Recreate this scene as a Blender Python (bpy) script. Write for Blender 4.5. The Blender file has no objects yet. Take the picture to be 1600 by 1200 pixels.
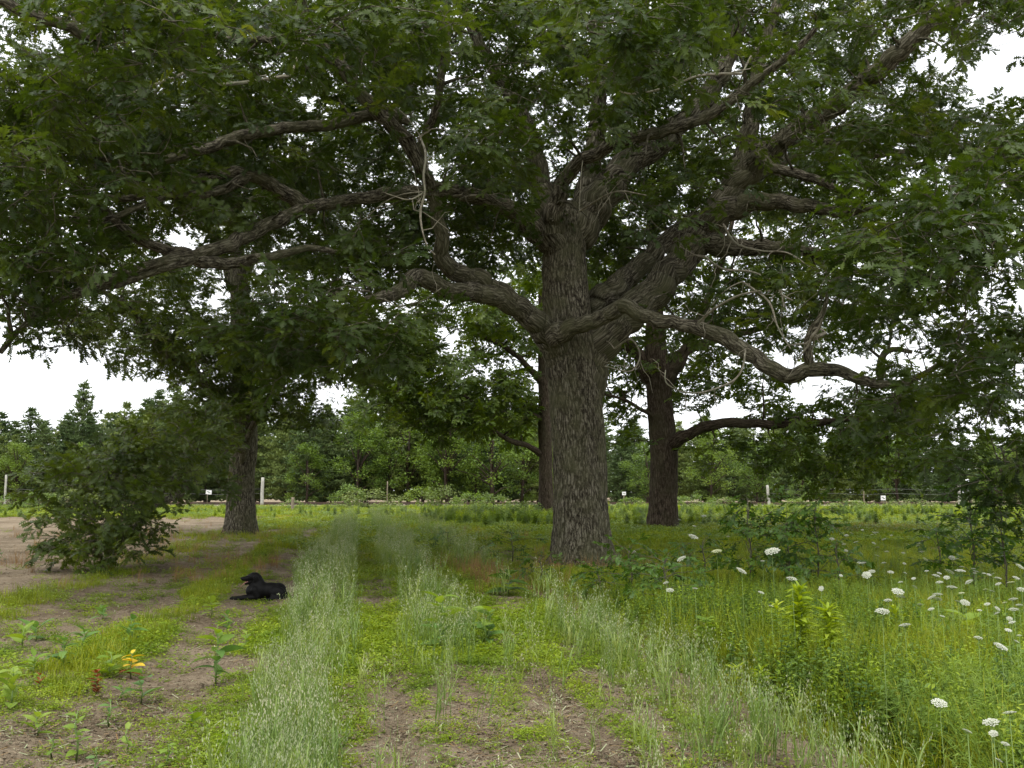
import bpy, bmesh, math, random
import numpy as np
from mathutils import Vector

# ------------------------------------------------------------------ camera, sky, sun, exposure
F = 1690.0            # focal length in pixels of the 1600 px wide photograph
HZ = 775.0            # horizon row
CAMZ = 1.70
PITCH = math.atan((HZ - 600.0) / F)
scene = bpy.context.scene
col = scene.collection
cam_d = bpy.data.cameras.new('camera')
cam_d.sensor_width = 36.0
cam_d.lens = 36.0 * F / 1600.0
cam_d.clip_end = 3000.0
cam = bpy.data.objects.new('camera', cam_d)
cam.location = (0, 0, CAMZ)
cam.rotation_euler = (math.pi / 2 + PITCH, 0, 0)
col.objects.link(cam)
scene.camera = cam

SUN_EL, SUN_AZ = math.radians(62), math.radians(205)     # high, behind the camera's left shoulder
world = bpy.data.worlds.new('World')
scene.world = world
world.use_nodes = True
wn = world.node_tree
bg = wn.nodes['Background']
sky = wn.nodes.new('ShaderNodeTexSky')
sky.sky_type = 'NISHITA'
sky.sun_disc = False
sky.sun_elevation = SUN_EL
sky.sun_rotation = SUN_AZ
sky.dust_density = 4.0
tc = wn.nodes.new('ShaderNodeTexCoord')
mp = wn.nodes.new('ShaderNodeMapping')
mp.inputs['Scale'].default_value = (1.0, 1.0, 2.6)
nz = wn.nodes.new('ShaderNodeTexNoise')
nz.inputs['Scale'].default_value = 1.7
nz.inputs['Detail'].default_value = 5.0
rmp = wn.nodes.new('ShaderNodeValToRGB')
rmp.color_ramp.elements[0].position = 0.30
rmp.color_ramp.elements[0].color = (7.4, 7.7, 8.1, 1)
rmp.color_ramp.elements[1].position = 0.70
rmp.color_ramp.elements[1].color = (9.6, 9.7, 9.8, 1)
mx = wn.nodes.new('ShaderNodeMix')
mx.data_type = 'RGBA'
mx.inputs[0].default_value = 0.90                          # closed cloud deck over the sky
wn.links.new(tc.outputs['Generated'], mp.inputs['Vector'])
wn.links.new(mp.outputs['Vector'], nz.inputs['Vector'])
wn.links.new(nz.outputs['Fac'], rmp.inputs['Fac'])
wn.links.new(sky.outputs['Color'], mx.inputs[6])
wn.links.new(rmp.outputs['Color'], mx.inputs[7])
wn.links.new(mx.outputs[2], bg.inputs['Color'])
bg.inputs['Strength'].default_value = 0.10

sun_d = bpy.data.lights.new('sun', 'SUN')
sun_d.energy = 1.1
sun_d.angle = math.radians(25)
sun_d.color = (1.0, 0.97, 0.92)
sun = bpy.data.objects.new('sun', sun_d)
sun.rotation_euler = (math.pi / 2 - SUN_EL, 0, math.pi - SUN_AZ + math.pi)
sd = Vector((math.sin(SUN_AZ) * math.cos(SUN_EL), math.cos(SUN_AZ) * math.cos(SUN_EL), math.sin(SUN_EL)))
sun.rotation_euler = sd.to_track_quat('Z', 'Y').to_euler()
col.objects.link(sun)

scene.view_settings.view_transform = 'Standard'
scene.view_settings.look = 'None'
scene.view_settings.gamma = 1.0
scene.view_settings.use_curve_mapping = False
scene.view_settings.exposure = 1.05
scene.render.engine = 'CYCLES'
scene.cycles.max_bounces = 4
scene.cycles.diffuse_bounces = 3
scene.cycles.glossy_bounces = 2
scene.cycles.transmission_bounces = 3
scene.cycles.transparent_max_bounces = 6

# ------------------------------------------------------------------ small tools
rng = np.random.default_rng(7)
random.seed(7)
CP, SP = math.cos(PITCH), math.sin(PITCH)


def at(px, py, Y):
    """the point at ground distance Y that the photograph shows at pixel px, py"""
    dx, dy = (px - 800.0) / F, (600.0 - py) / F
    d = np.array([dx, CP - dy * SP, SP + dy * CP])
    return np.array([0, 0, CAMZ]) + d * (Y / d[1])


def project(P):
    P = np.atleast_2d(P)
    q = P - np.array([0, 0, CAMZ])
    zf = np.maximum(q[:, 1] * CP + q[:, 2] * SP, 0.01)
    up = -q[:, 1] * SP + q[:, 2] * CP
    return 800 + F * q[:, 0] / zf, 600 - F * up / zf


def hash3(ix, iy, iz, seed=0):
    h = (ix.astype(np.int64) * 374761393 + iy.astype(np.int64) * 668265263 + iz.astype(np.int64) * 2147483647 + seed * 974634777) & 0xFFFFFFFF
    h = ((h ^ (h >> 13)) * 1274126177) & 0xFFFFFFFF
    h = ((h ^ (h >> 16)) * 2246822519) & 0xFFFFFFFF
    return ((h ^ (h >> 15)) & 0xFFFFFF) / float(0xFFFFFF)


def vnoise(x, y, z=None, seed=0):
    x = np.asarray(x, float); y = np.asarray(y, float)
    z = np.zeros_like(x) if z is None else np.asarray(z, float)
    ix, iy, iz = np.floor(x), np.floor(y), np.floor(z)
    fx, fy, fz = x - ix, y - iy, z - iz
    fx, fy, fz = fx * fx * (3 - 2 * fx), fy * fy * (3 - 2 * fy), fz * fz * (3 - 2 * fz)
    r = 0
    for a in (0, 1):
        for b in (0, 1):
            for c in (0, 1):
                w = (fx if a else 1 - fx) * (fy if b else 1 - fy) * (fz if c else 1 - fz)
                r = r + w * hash3(ix + a, iy + b, iz + c, seed)
    return r


def fbm(x, y, z=None, seed=0, octv=4):
    r, amp, tot, k = 0, 1.0, 0.0, 1.0
    for o in range(octv):
        r = r + amp * vnoise(np.asarray(x) * k, np.asarray(y) * k, None if z is None else np.asarray(z) * k, seed + o * 13)
        tot += amp; amp *= 0.5; k *= 2.03
    return r / tot


def sstep(a, b, x):
    t = np.clip((np.asarray(x, float) - a) / (b - a), 0, 1)
    return t * t * (3 - 2 * t)


def ucoord(X, Y):
    """distance across the sown rows, which run a little to the left of straight ahead"""
    return X + 0.139 * Y


def ground_z(X, Y):
    X = np.asarray(X, float); Y = np.asarray(Y, float)
    u = ucoord(X, Y)
    z = 0.30 * sstep(24, 46, Y) + 0.42 * sstep(46, 98, Y) - 0.20 * np.exp(-(((X - 1.73) / 2.6) ** 2 + ((Y - 26.3) / 3.0) ** 2))
    near = 1 - sstep(35, 60, Y)
    wob = u + 0.10 * (fbm(X * 0.3, Y * 0.3, seed=3, octv=2) - 0.5)
    fur = 0
    for c, w, d in ((0.33, 0.09, 0.085), (1.70, 0.11, 0.095), (3.28, 0.22, 0.09), (-1.75, 0.40, 0.06), (-0.05, 0.08, 0.03), (-4.1, 0.6, 0.05), (-3.3, 0.12, 0.04)):
        fur = fur - d * np.exp(-((wob - c) / w) ** 2)
    z = z + fur * near
    z = z + 0.13 * sstep(3.35, 4.2, u) * near + 0.04 * np.exp(-((u + 2.6) / 0.5) ** 2) * near
    z = z + (0.05 * (fbm(X * 0.9, Y * 0.9, seed=5, octv=3) - 0.5) + 0.035 * (fbm(X * 7, Y * 7, seed=9, octv=3) - 0.5)) * near
    z = z + 0.5 * (fbm(X * 0.03, Y * 0.03, seed=15, octv=2) - 0.5) * sstep(60, 95, Y) * (1 - sstep(96, 99, Y)) * 0.4
    return z


def gz(X, Y):
    return float(ground_z(np.array([X]), np.array([Y]))[0])


def ground_at(px, py):
    """the ground point that the photograph shows at pixel px, py"""
    Y = F * CAMZ / max(py - HZ, 3)
    for _ in range(12):
        p = at(px, py, Y)
        h = CAMZ - gz(p[0], Y)
        Y = 0.5 * Y + 0.5 * F * h / max(py - HZ, 3)
    p = at(px, py, Y)
    return np.array([p[0], Y, gz(p[0], Y)])


# ------------------------------------------------------------------ mesh tools
class MB:
    """collects vertices and faces (with a material slot each) for one mesh"""
    def __init__(s):
        s.v, s.f, s.m, s.sm = [], [], [], []

    def add(s, verts, faces, mat=0, smooth=False):
        o = len(s.v)
        s.v.extend([tuple(map(float, p)) for p in verts])
        for f in faces:
            s.f.append(tuple(int(i) + o for i in f)); s.m.append(mat); s.sm.append(smooth)

    def tube(s, pts, rad, sides=6, mat=0, cap=True):
        V, Q = sweep(pts, rad, sides)
        s.add(V, Q, mat, True)
        if cap:
            n = len(pts); o = len(s.v) - n * sides
            s.f.append(tuple(o + (n - 1) * sides + i for i in range(sides))); s.m.append(mat); s.sm.append(False)
            s.f.append(tuple(o + sides - 1 - i for i in range(sides))); s.m.append(mat); s.sm.append(False)

    def mesh(s, name, mats):
        me = bpy.data.meshes.new(name)
        me.from_pydata(s.v, [], s.f)
        me.polygons.foreach_set('material_index', s.m)
        me.polygons.foreach_set('use_smooth', s.sm)
        for m in mats:
            me.materials.append(m)
        me.update()
        return me


def frames(pts):
    pts = np.asarray(pts, float)
    t = np.gradient(pts, axis=0)
    t /= np.maximum(np.linalg.norm(t, axis=1, keepdims=True), 1e-9)
    n = np.cross(t[0], [0.13, 0.9, 0.31]); n /= max(np.linalg.norm(n), 1e-9)
    N = [n]
    for i in range(1, len(pts)):
        n = N[-1] - t[i] * np.dot(N[-1], t[i])
        n /= max(np.linalg.norm(n), 1e-9)
        N.append(n)
    N = np.array(N)
    return t, N, np.cross(t, N)


def sweep(pts, rad, sides):
    pts = np.asarray(pts, float); rad = np.asarray(rad, float)
    t, N, B = frames(pts)
    a = np.linspace(0, 2 * np.pi, sides, endpoint=False)
    V = pts[:, None, :] + rad[:, None, None] * (np.cos(a)[None, :, None] * N[:, None, :] + np.sin(a)[None, :, None] * B[:, None, :])
    n = len(pts)
    i, j = np.meshgrid(np.arange(n - 1), np.arange(sides), indexing='ij')
    j2 = (j + 1) % sides
    Q = np.stack([i * sides + j, i * sides + j2, (i + 1) * sides + j2, (i + 1) * sides + j], -1).reshape(-1, 4)
    return V.reshape(-1, 3), Q


def np_mesh(name, V, Q, mats, smooth=True, attr=None):
    me = bpy.data.meshes.new(name)
    V = np.asarray(V, np.float32); Q = np.asarray(Q, np.int32)
    k = Q.shape[1]
    me.vertices.add(len(V)); me.vertices.foreach_set('co', V.ravel())
    me.loops.add(Q.size); me.loops.foreach_set('vertex_index', Q.ravel())
    me.polygons.add(len(Q))
    me.polygons.foreach_set('loop_start', np.arange(0, Q.size, k, dtype=np.int32))
    me.polygons.foreach_set('use_smooth', np.full(len(Q), smooth))
    for m in mats:
        me.materials.append(m)
    if attr is not None:
        for an, av in attr.items():
            a = me.attributes.new(an, 'FLOAT_VECTOR', 'POINT')
            a.data.foreach_set('vector', np.asarray(av, np.float32).ravel())
    me.update(calc_edges=True)
    me.validate()
    return me


def obj(name, me, parent=None, loc=None):
    o = bpy.data.objects.new(name, me)
    col.objects.link(o)
    if parent is not None:
        o.parent = parent
    if loc is not None:
        o.location = [float(c) for c in loc]
    return o


def tag(o, label=None, cat=None, group=None, kind=None):
    if label: o['label'] = label
    if cat: o['category'] = cat
    if group: o['group'] = group
    if kind: o['kind'] = kind
    return o


def empty(name, loc, label, cat, group=None, rz=0.0, s=1.0):
    o = bpy.data.objects.new(name, None)
    o.empty_display_size = 0.2
    o.location = [float(c) for c in loc]
    o.rotation_euler = (0, 0, rz)
    o.scale = (s, s, s)
    col.objects.link(o)
    return tag(o, label, cat, group)


def copy_tree(o, parent=None):
    c = o.copy(); col.objects.link(c)
    c.parent = parent
    for ch in o.children:
        copy_tree(ch, c)
    return c


# ------------------------------------------------------------------ materials
def new_mat(name):
    m = bpy.data.materials.new(name)
    m.use_nodes = True
    nt = m.node_tree
    return m, nt, nt.nodes['Principled BSDF'], nt.nodes['Material Output']


def ramp(nt, fac, stops):
    r = nt.nodes.new('ShaderNodeValToRGB')
    e = r.color_ramp.elements
    while len(e) > 1:
        e.remove(e[-1])
    e[0].position, e[0].color = stops[0][0], (*stops[0][1], 1)
    for p, c in stops[1:]:
        k = e.new(p); k.color = (*c, 1)
    nt.links.new(fac, r.inputs['Fac'])
    return r.outputs['Color']


def noise(nt, vec, scale, detail=4, rough=0.55, dist=0.0):
    n = nt.nodes.new('ShaderNodeTexNoise')
    n.inputs['Scale'].default_value = scale
    n.inputs['Detail'].default_value = detail
    n.inputs['Roughness'].default_value = rough
    n.inputs['Distortion'].default_value = dist
    if vec is not None:
        nt.links.new(vec, n.inputs['Vector'])
    return n.outputs['Fac']


def math_n(nt, op, a, b):
    n = nt.nodes.new('ShaderNodeMath'); n.operation = op
    for i, v in enumerate((a, b)):
        if isinstance(v, (int, float)):
            n.inputs[i].default_value = v
        else:
            nt.links.new(v, n.inputs[i])
    return n.outputs[0]


def leaf_mat(name, stops, trans=0.3, rough=0.5, spec=0.35, field=1.3, spread=0.6):
    """foliage: colour varies leaf clump by leaf clump, thin leaves let some light through"""
    m, nt, b, out = new_mat(name)
    oi = nt.nodes.new('ShaderNodeObjectInfo')
    ge = nt.nodes.new('ShaderNodeNewGeometry')
    f1 = noise(nt, ge.outputs['Position'], field, 1)
    f = math_n(nt, 'ADD', math_n(nt, 'MULTIPLY', f1, 1 - spread * 0.5), math_n(nt, 'MULTIPLY', oi.outputs['Random'], spread * 0.5))
    c = ramp(nt, f, stops)
    nt.links.new(c, b.inputs['Base Color'])
    b.inputs['Roughness'].default_value = rough
    b.inputs['Specular IOR Level'].default_value = spec
    t = nt.nodes.new('ShaderNodeBsdfTranslucent')
    hs = nt.nodes.new('ShaderNodeHueSaturation')
    hs.inputs['Hue'].default_value = 0.485
    hs.inputs['Saturation'].default_value = 1.15
    hs.inputs['Value'].default_value = 1.6
    nt.links.new(c, hs.inputs['Color'])
    nt.links.new(hs.outputs['Color'], t.inputs['Color'])
    mix = nt.nodes.new('ShaderNodeMixShader')
    mix.inputs[0].default_value = trans
    nt.links.new(b.outputs[0], mix.inputs[1])
    nt.links.new(t.outputs[0], mix.inputs[2])
    nt.links.new(mix.outputs[0], out.inputs['Surface'])
    return m


def plain_mat(name, stops, scale=8.0, rough=0.8, spec=0.3, bump=0.0, bscale=40):
    m, nt, b, out = new_mat(name)
    ge = nt.nodes.new('ShaderNodeTexCoord')
    f = noise(nt, ge.outputs['Object'], scale, 5)
    nt.links.new(ramp(nt, f, stops), b.inputs['Base Color'])
    b.inputs['Roughness'].default_value = rough
    b.inputs['Specular IOR Level'].default_value = spec
    if bump:
        bn = nt.nodes.new('ShaderNodeBump')
        bn.inputs['Strength'].default_value = bump
        bn.inputs['Distance'].default_value = 0.02
        nt.links.new(noise(nt, ge.outputs['Object'], bscale, 4), bn.inputs['Height'])
        nt.links.new(bn.outputs['Normal'], b.inputs['Normal'])
    return m


def bark_mat(name, dark, mid, light, moss, scale=1.0):
    m, nt, b, out = new_mat(name)
    a = nt.nodes.new('ShaderNodeAttribute'); a.attribute_name = 'bark'
    mp = nt.nodes.new('ShaderNodeMapping')
    mp.inputs['Scale'].default_value = (scale, scale, scale * 0.24)
    nt.links.new(a.outputs['Vector'], mp.inputs['Vector'])
    f1 = noise(nt, mp.outputs['Vector'], 24, 5, 0.62, 0.5)
    f2 = noise(nt, a.outputs['Vector'], 1.6, 4)
    mp2 = nt.nodes.new('ShaderNodeMapping')
    mp2.inputs['Scale'].default_value = (scale * 17, scale * 17, scale * 3.4)
    nt.links.new(a.outputs['Vector'], mp2.inputs['Vector'])
    vo = nt.nodes.new('ShaderNodeTexVoronoi'); vo.feature = 'DISTANCE_TO_EDGE'
    wv = nt.nodes.new('ShaderNodeVectorMath'); wv.operation = 'ADD'       # ragged plate edges
    wn_ = nt.nodes.new('ShaderNodeTexNoise'); wn_.inputs['Scale'].default_value = 14; wn_.inputs['Detail'].default_value = 2
    nt.links.new(a.outputs['Vector'], wn_.inputs['Vector'])
    nt.links.new(mp2.outputs['Vector'], wv.inputs[0]); nt.links.new(wn_.outputs['Color'], wv.inputs[1])
    nt.links.new(wv.outputs[0], vo.inputs['Vector']); vo.inputs['Scale'].default_value = 1.0
    crack = math_n(nt, 'MINIMUM', math_n(nt, 'MULTIPLY', vo.outputs['Distance'], 4.0), 1.0)
    f1 = math_n(nt, 'ADD', math_n(nt, 'MULTIPLY', f1, 0.78), math_n(nt, 'MULTIPLY', crack, 0.17))
    c1 = ramp(nt, f1, [(0.34, dark), (0.48, mid), (0.64, light)])
    mixc = nt.nodes.new('ShaderNodeMix'); mixc.data_type = 'RGBA'
    nt.links.new(ramp(nt, f2, [(0.42, (0, 0, 0)), (0.72, (0.75, 0.75, 0.75))]), mixc.inputs[0])
    nt.links.new(c1, mixc.inputs[6])
    mixc.inputs[7].default_value = (*moss, 1)
    nt.links.new(mixc.outputs[2], b.inputs['Base Color'])
    b.inputs['Roughness'].default_value = 0.95
    b.inputs['Specular IOR Level'].default_value = 0.1
    bn = nt.nodes.new('ShaderNodeBump')
    bn.inputs['Strength'].default_value = 0.9
    bn.inputs['Distance'].default_value = 0.03
    nt.links.new(f1, bn.inputs['Height'])
    nt.links.new(bn.outputs['Normal'], b.inputs['Normal'])
    return m


M = {}
M['bark'] = bark_mat('oak_bark', (0.019, 0.015, 0.011), (0.084, 0.074, 0.051), (0.230, 0.210, 0.158), (0.092, 0.093, 0.046))
M['bark_far'] = bark_mat('oak_bark_brown', (0.022, 0.016, 0.011), (0.060, 0.045, 0.032), (0.115, 0.09, 0.066), (0.06, 0.055, 0.03), 0.8)
M['dead_wood'] = bark_mat('dead_wood', (0.14, 0.12, 0.085), (0.27, 0.24, 0.18), (0.40, 0.37, 0.29), (0.22, 0.23, 0.15))
M['pine_bark'] = bark_mat('pine_bark', (0.03, 0.022, 0.017), (0.07, 0.05, 0.04), (0.13, 0.10, 0.08), (0.08, 0.07, 0.05))
M['oak_leaf'] = leaf_mat('oak_leaf', [(0.18, (0.020, 0.037, 0.007)), (0.48, (0.043, 0.072, 0.011)), (0.70, (0.084, 0.121, 0.021)), (0.88, (0.159, 0.174, 0.028))], 0.36, 0.46, 0.32, 0.9)
M['oak_leaf_left'] = leaf_mat('oak_leaf_bluish', [(0.18, (0.031, 0.052, 0.009)), (0.48, (0.062, 0.096, 0.015)), (0.75, (0.112, 0.150, 0.026)), (0.92, (0.210, 0.195, 0.033))], 0.34, 0.46, 0.32, 0.9)
M['oak_leaf_far'] = leaf_mat('oak_leaf_warm', [(0.18, (0.029, 0.054, 0.007)), (0.5, (0.066, 0.109, 0.011)), (0.8, (0.133, 0.180, 0.019))], 0.34, 0.5, 0.35, 0.7)
M['twig'] = plain_mat('twig', [(0.3, (0.06, 0.05, 0.035)), (0.7, (0.13, 0.115, 0.085))])
M['pine_a'] = leaf_mat('pine_needles', [(0.2, (0.049, 0.081, 0.027)), (0.5, (0.089, 0.133, 0.043)), (0.8, (0.142, 0.189, 0.057))], 0.15, 0.6, 0.25, 0.5)
M['pine_b'] = leaf_mat('pine_needles_pale', [(0.2, (0.081, 0.119, 0.030)), (0.5, (0.140, 0.188, 0.048)), (0.8, (0.206, 0.250, 0.069))], 0.15, 0.6, 0.25, 0.5)
M['broad'] = leaf_mat('broad_leaves', [(0.2, (0.062, 0.112, 0.020)), (0.5, (0.125, 0.201, 0.031)), (0.8, (0.200, 0.281, 0.050))], 0.3, 0.5, 0.35, 0.6)
M['broad_pale'] = leaf_mat('pale_leaves', [(0.2, (0.09, 0.15, 0.035)), (0.5, (0.15, 0.23, 0.05)), (0.8, (0.21, 0.29, 0.07))], 0.3, 0.5, 0.35, 0.6)
M['grass'] = leaf_mat('meadow_grass', [(0.15, (0.071, 0.110, 0.009)), (0.42, (0.165, 0.216, 0.013)), (0.65, (0.266, 0.300, 0.021)), (0.88, (0.413, 0.372, 0.057))], 0.32, 0.55, 0.3, 0.55)
M['low'] = leaf_mat('low_weeds', [(0.15, (0.078, 0.142, 0.009)), (0.45, (0.168, 0.254, 0.014)), (0.7, (0.269, 0.348, 0.023)), (0.9, (0.403, 0.437, 0.054))], 0.3, 0.55, 0.3, 0.8)
M['oat_leaf'] = leaf_mat('oat_leaf', [(0.15, (0.100, 0.174, 0.042)), (0.45, (0.183, 0.269, 0.062)), (0.75, (0.293, 0.347, 0.093)), (0.92, (0.439, 0.426, 0.148))], 0.3, 0.5, 0.35, 0.7)
M['oat_head'] = leaf_mat('oat_spikelet', [(0.2, (0.230, 0.287, 0.141)), (0.5, (0.368, 0.402, 0.230)), (0.85, (0.575, 0.540, 0.371))], 0.25, 0.6, 0.3, 0.9)
M['dry'] = leaf_mat('dry_grass', [(0.2, (0.17, 0.10, 0.04)), (0.5, (0.28, 0.18, 0.075)), (0.85, (0.36, 0.27, 0.12))], 0.25, 0.7, 0.2, 0.8)
M['feather'] = leaf_mat('feathery_leaf', [(0.2, (0.113, 0.194, 0.034)), (0.5, (0.192, 0.292, 0.050)), (0.85, (0.290, 0.376, 0.066))], 0.3, 0.6, 0.25, 0.7)
M['goldenrod'] = leaf_mat('goldenrod_leaf', [(0.2, (0.180, 0.265, 0.020)), (0.5, (0.288, 0.380, 0.035)), (0.85, (0.408, 0.471, 0.070))], 0.35, 0.5, 0.3, 1.2)
M['milkweed'] = leaf_mat('milkweed_leaf', [(0.2, (0.083, 0.171, 0.038)), (0.5, (0.132, 0.242, 0.055)), (0.85, (0.209, 0.319, 0.075))], 0.3, 0.5, 0.35, 1.5)
M['milkweed_light'] = leaf_mat('young_leaf', [(0.2, (0.13, 0.22, 0.030)), (0.5, (0.20, 0.30, 0.045)), (0.85, (0.29, 0.37, 0.075))], 0.35, 0.5, 0.3, 1.5)
M['yellow'] = leaf_mat('yellow_leaf', [(0.2, (0.52, 0.36, 0.02)), (0.6, (0.72, 0.52, 0.05)), (0.9, (0.60, 0.28, 0.04))], 0.25, 0.55, 0.3, 4.0)
M['rust'] = leaf_mat('rusty_leaf', [(0.2, (0.14, 0.045, 0.015)), (0.6, (0.24, 0.085, 0.03)), (0.9, (0.30, 0.15, 0.05))], 0.25, 0.7, 0.2, 4.0)
M['sapling'] = leaf_mat('sapling_leaf', [(0.2, (0.039, 0.086, 0.013)), (0.5, (0.068, 0.137, 0.020)), (0.85, (0.117, 0.202, 0.033))], 0.3, 0.45, 0.4, 1.2)
M['umbel'] = leaf_mat('white_umbel', [(0.2, (0.40, 0.42, 0.32)), (0.5, (0.54, 0.55, 0.46)), (0.9, (0.64, 0.64, 0.57))], 0.2, 0.7, 0.2, 5.0)
M['umbel_green'] = leaf_mat('unripe_umbel', [(0.2, (0.42, 0.47, 0.24)), (0.5, (0.56, 0.58, 0.36)), (0.9, (0.66, 0.67, 0.46))], 0.2, 0.7, 0.2, 5.0)
M['stem'] = plain_mat('green_stem', [(0.3, (0.12, 0.19, 0.05)), (0.7, (0.22, 0.29, 0.10))])


# ------------------------------------------------------------------ the dog's body surface (grown while the scene is still empty)
def dog_body():
    mb = MB()
    sv, sf = [], []
    for p_ in range(13):
        for q_ in range(20):
            th, ph = math.pi * p_ / 12, 2 * math.pi * q_ / 20
            sv.append((math.sin(th) * math.cos(ph), math.sin(th) * math.sin(ph), math.cos(th)))
    for p_ in range(12):
        for q_ in range(20):
            sf.append((p_ * 20 + q_, (p_ + 1) * 20 + q_, (p_ + 1) * 20 + (q_ + 1) % 20, p_ * 20 + (q_ + 1) % 20))
    sv = np.array(sv)

    def ball(c, r, rot=(0, 0, 0)):
        from mathutils import Euler
        R = np.array(Euler(rot).to_matrix())
        mb.add((sv * np.array(r)) @ R.T + np.array(c), sf, 0, True)

    def cap(a, b, ra, rb, n=7):
        a, b = np.array(a, float), np.array(b, float)
        for t in np.linspace(0, 1, n):
            c = a + (b - a) * t; r = ra + (rb - ra) * t
            ball(c, (r, r, r))

    ball((-0.30, 0, 0.150), (0.21, 0.135, 0.130)); ball((-0.14, 0, 0.160), (0.17, 0.135, 0.140)); ball((-0.42, 0, 0.15), (0.13, 0.13, 0.125))
    cap((-0.10, 0, 0.19), (-0.02, 0, 0.15), 0.125, 0.105)
    cap((-0.13, 0, 0.20), (-0.085, 0, 0.335), 0.115, 0.084, 9)
    ball((-0.045, 0, 0.372), (0.095, 0.078, 0.070), (0, 0.1, 0))
    ball((0.012, 0, 0.368), (0.055, 0.055, 0.052))
    cap((0.03, 0, 0.350), (0.115, 0, 0.338), 0.047, 0.037, 9)
    ball((0.128, 0, 0.341), (0.033, 0.034, 0.033))
    cap((-0.03, 0, 0.312), (0.085, 0, 0.262), 0.042, 0.021, 9)
    for s in (-1, 1):
        ball((-0.080, s * 0.085, 0.335), (0.046, 0.017, 0.076), (s * -0.10, 0.18, 0))
        cap((-0.06, s * 0.095, 0.17), (-0.10, s * 0.105, 0.065), 0.065, 0.050)
        cap((-0.10, s * 0.105, 0.055), (0.13, s * 0.085, 0.046), 0.046, 0.034, 9)
        cap((0.13, s * 0.085, 0.042), (0.26, s * 0.085, 0.034), 0.033, 0.030)
        ball((0.285, s * 0.085, 0.034), (0.045, 0.034, 0.030))
        for q in (-0.018, 0.0, 0.018):
            ball((0.315, s * 0.085 + q, 0.026), (0.018, 0.010, 0.016))
        ball((-0.42, s * 0.125, 0.115), (0.135, 0.058, 0.105), (0, -0.3, 0))
        cap((-0.34, s * 0.15, 0.06), (-0.48, s * 0.17, 0.04), 0.045, 0.034)
        cap((-0.48, s * 0.17, 0.035), (-0.27, s * 0.185, 0.028), 0.030, 0.026, 9)
        ball((-0.25, s * 0.185, 0.028), (0.045, 0.032, 0.026))
    for a, b, ra, rb in (((-0.52, 0, 0.11), (-0.62, 0.05, 0.05), 0.036, 0.028), ((-0.62, 0.05, 0.05), (-0.78, 0.15, 0.03), 0.028, 0.02), ((-0.78, 0.15, 0.03), (-0.86, 0.24, 0.022), 0.02, 0.010)):
        cap(a, b, ra, rb, 8)
    me = mb.mesh('body', [])
    tmp = bpy.data.objects.new('body_tmp', me); col.objects.link(tmp)
    rm = tmp.modifiers.new('r', 'REMESH'); rm.mode = 'VOXEL'; rm.voxel_size = 0.0075
    sm = tmp.modifiers.new('s', 'SMOOTH'); sm.factor = 0.5; sm.iterations = 5
    bpy.context.view_layer.update()
    body = bpy.data.meshes.new_from_object(tmp.evaluated_get(bpy.context.evaluated_depsgraph_get()))
    bpy.data.objects.remove(tmp)
    return body


DOG_BODY = dog_body()


# ------------------------------------------------------------------ the ground
def soil_material():
    m, nt, b, out = new_mat('sandy_soil')
    ge = nt.nodes.new('ShaderNodeNewGeometry')
    P = ge.outputs['Position']
    n1 = noise(nt, P, 0.55, 6, 0.6)
    n2 = noise(nt, P, 9.0, 6, 0.65)
    n3 = noise(nt, P, 60.0, 4, 0.6)
    f = math_n(nt, 'ADD', math_n(nt, 'MULTIPLY', n1, 0.45), math_n(nt, 'ADD', math_n(nt, 'MULTIPLY', n2, 0.35), math_n(nt, 'MULTIPLY', n3, 0.2)))
    c = ramp(nt, f, [(0.34, (0.095, 0.070, 0.045)), (0.46, (0.205, 0.158, 0.105)), (0.57, (0.325, 0.260, 0.178)), (0.70, (0.45, 0.375, 0.27))])
    nt.links.new(c, b.inputs['Base Color'])
    b.inputs['Roughness'].default_value = 1.0
    b.inputs['Specular IOR Level'].default_value = 0.05
    bn = nt.nodes.new('ShaderNodeBump')
    bn.inputs['Strength'].default_value = 1.0
    bn.inputs['Distance'].default_value = 0.07
    nt.links.new(math_n(nt, 'ADD', n2, math_n(nt, 'MULTIPLY', n3, 0.5)), bn.inputs['Height'])
    nt.links.new(bn.outputs['Normal'], b.inputs['Normal'])
    return m


M['soil'] = soil_material()
tx = np.linspace(-1, 1, 421)
xs = 700 * np.sinh(tx * 6.0) / math.sinh(6.0)
ys = np.concatenate([np.linspace(-60, 2, 30)[:-1], 2 * np.exp(np.linspace(0, math.log(500), 560))])
GX, GY = np.meshgrid(xs, ys, indexing='ij')
GZ = ground_z(GX, GY)
ni, nj = GX.shape
ii, jj = np.meshgrid(np.arange(ni - 1), np.arange(nj - 1), indexing='ij')
GQ = np.stack([ii * nj + jj, (ii + 1) * nj + jj, (ii + 1) * nj + jj + 1, ii * nj + jj + 1], -1).reshape(-1, 4)
ground = obj('ground', np_mesh('ground', np.stack([GX, GY, GZ], -1).reshape(-1, 3), GQ, [M['soil']]))
tag(ground, kind='structure')


# ------------------------------------------------------------------ scattering (uncountable growth only)
def make_models(name, meshes):
    c = bpy.data.collections.new(name + '_models')
    for i, me in enumerate(meshes):
        o = bpy.data.objects.new('%s_model_%02d' % (name, i), me)
        c.objects.link(o)
    return c


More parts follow.
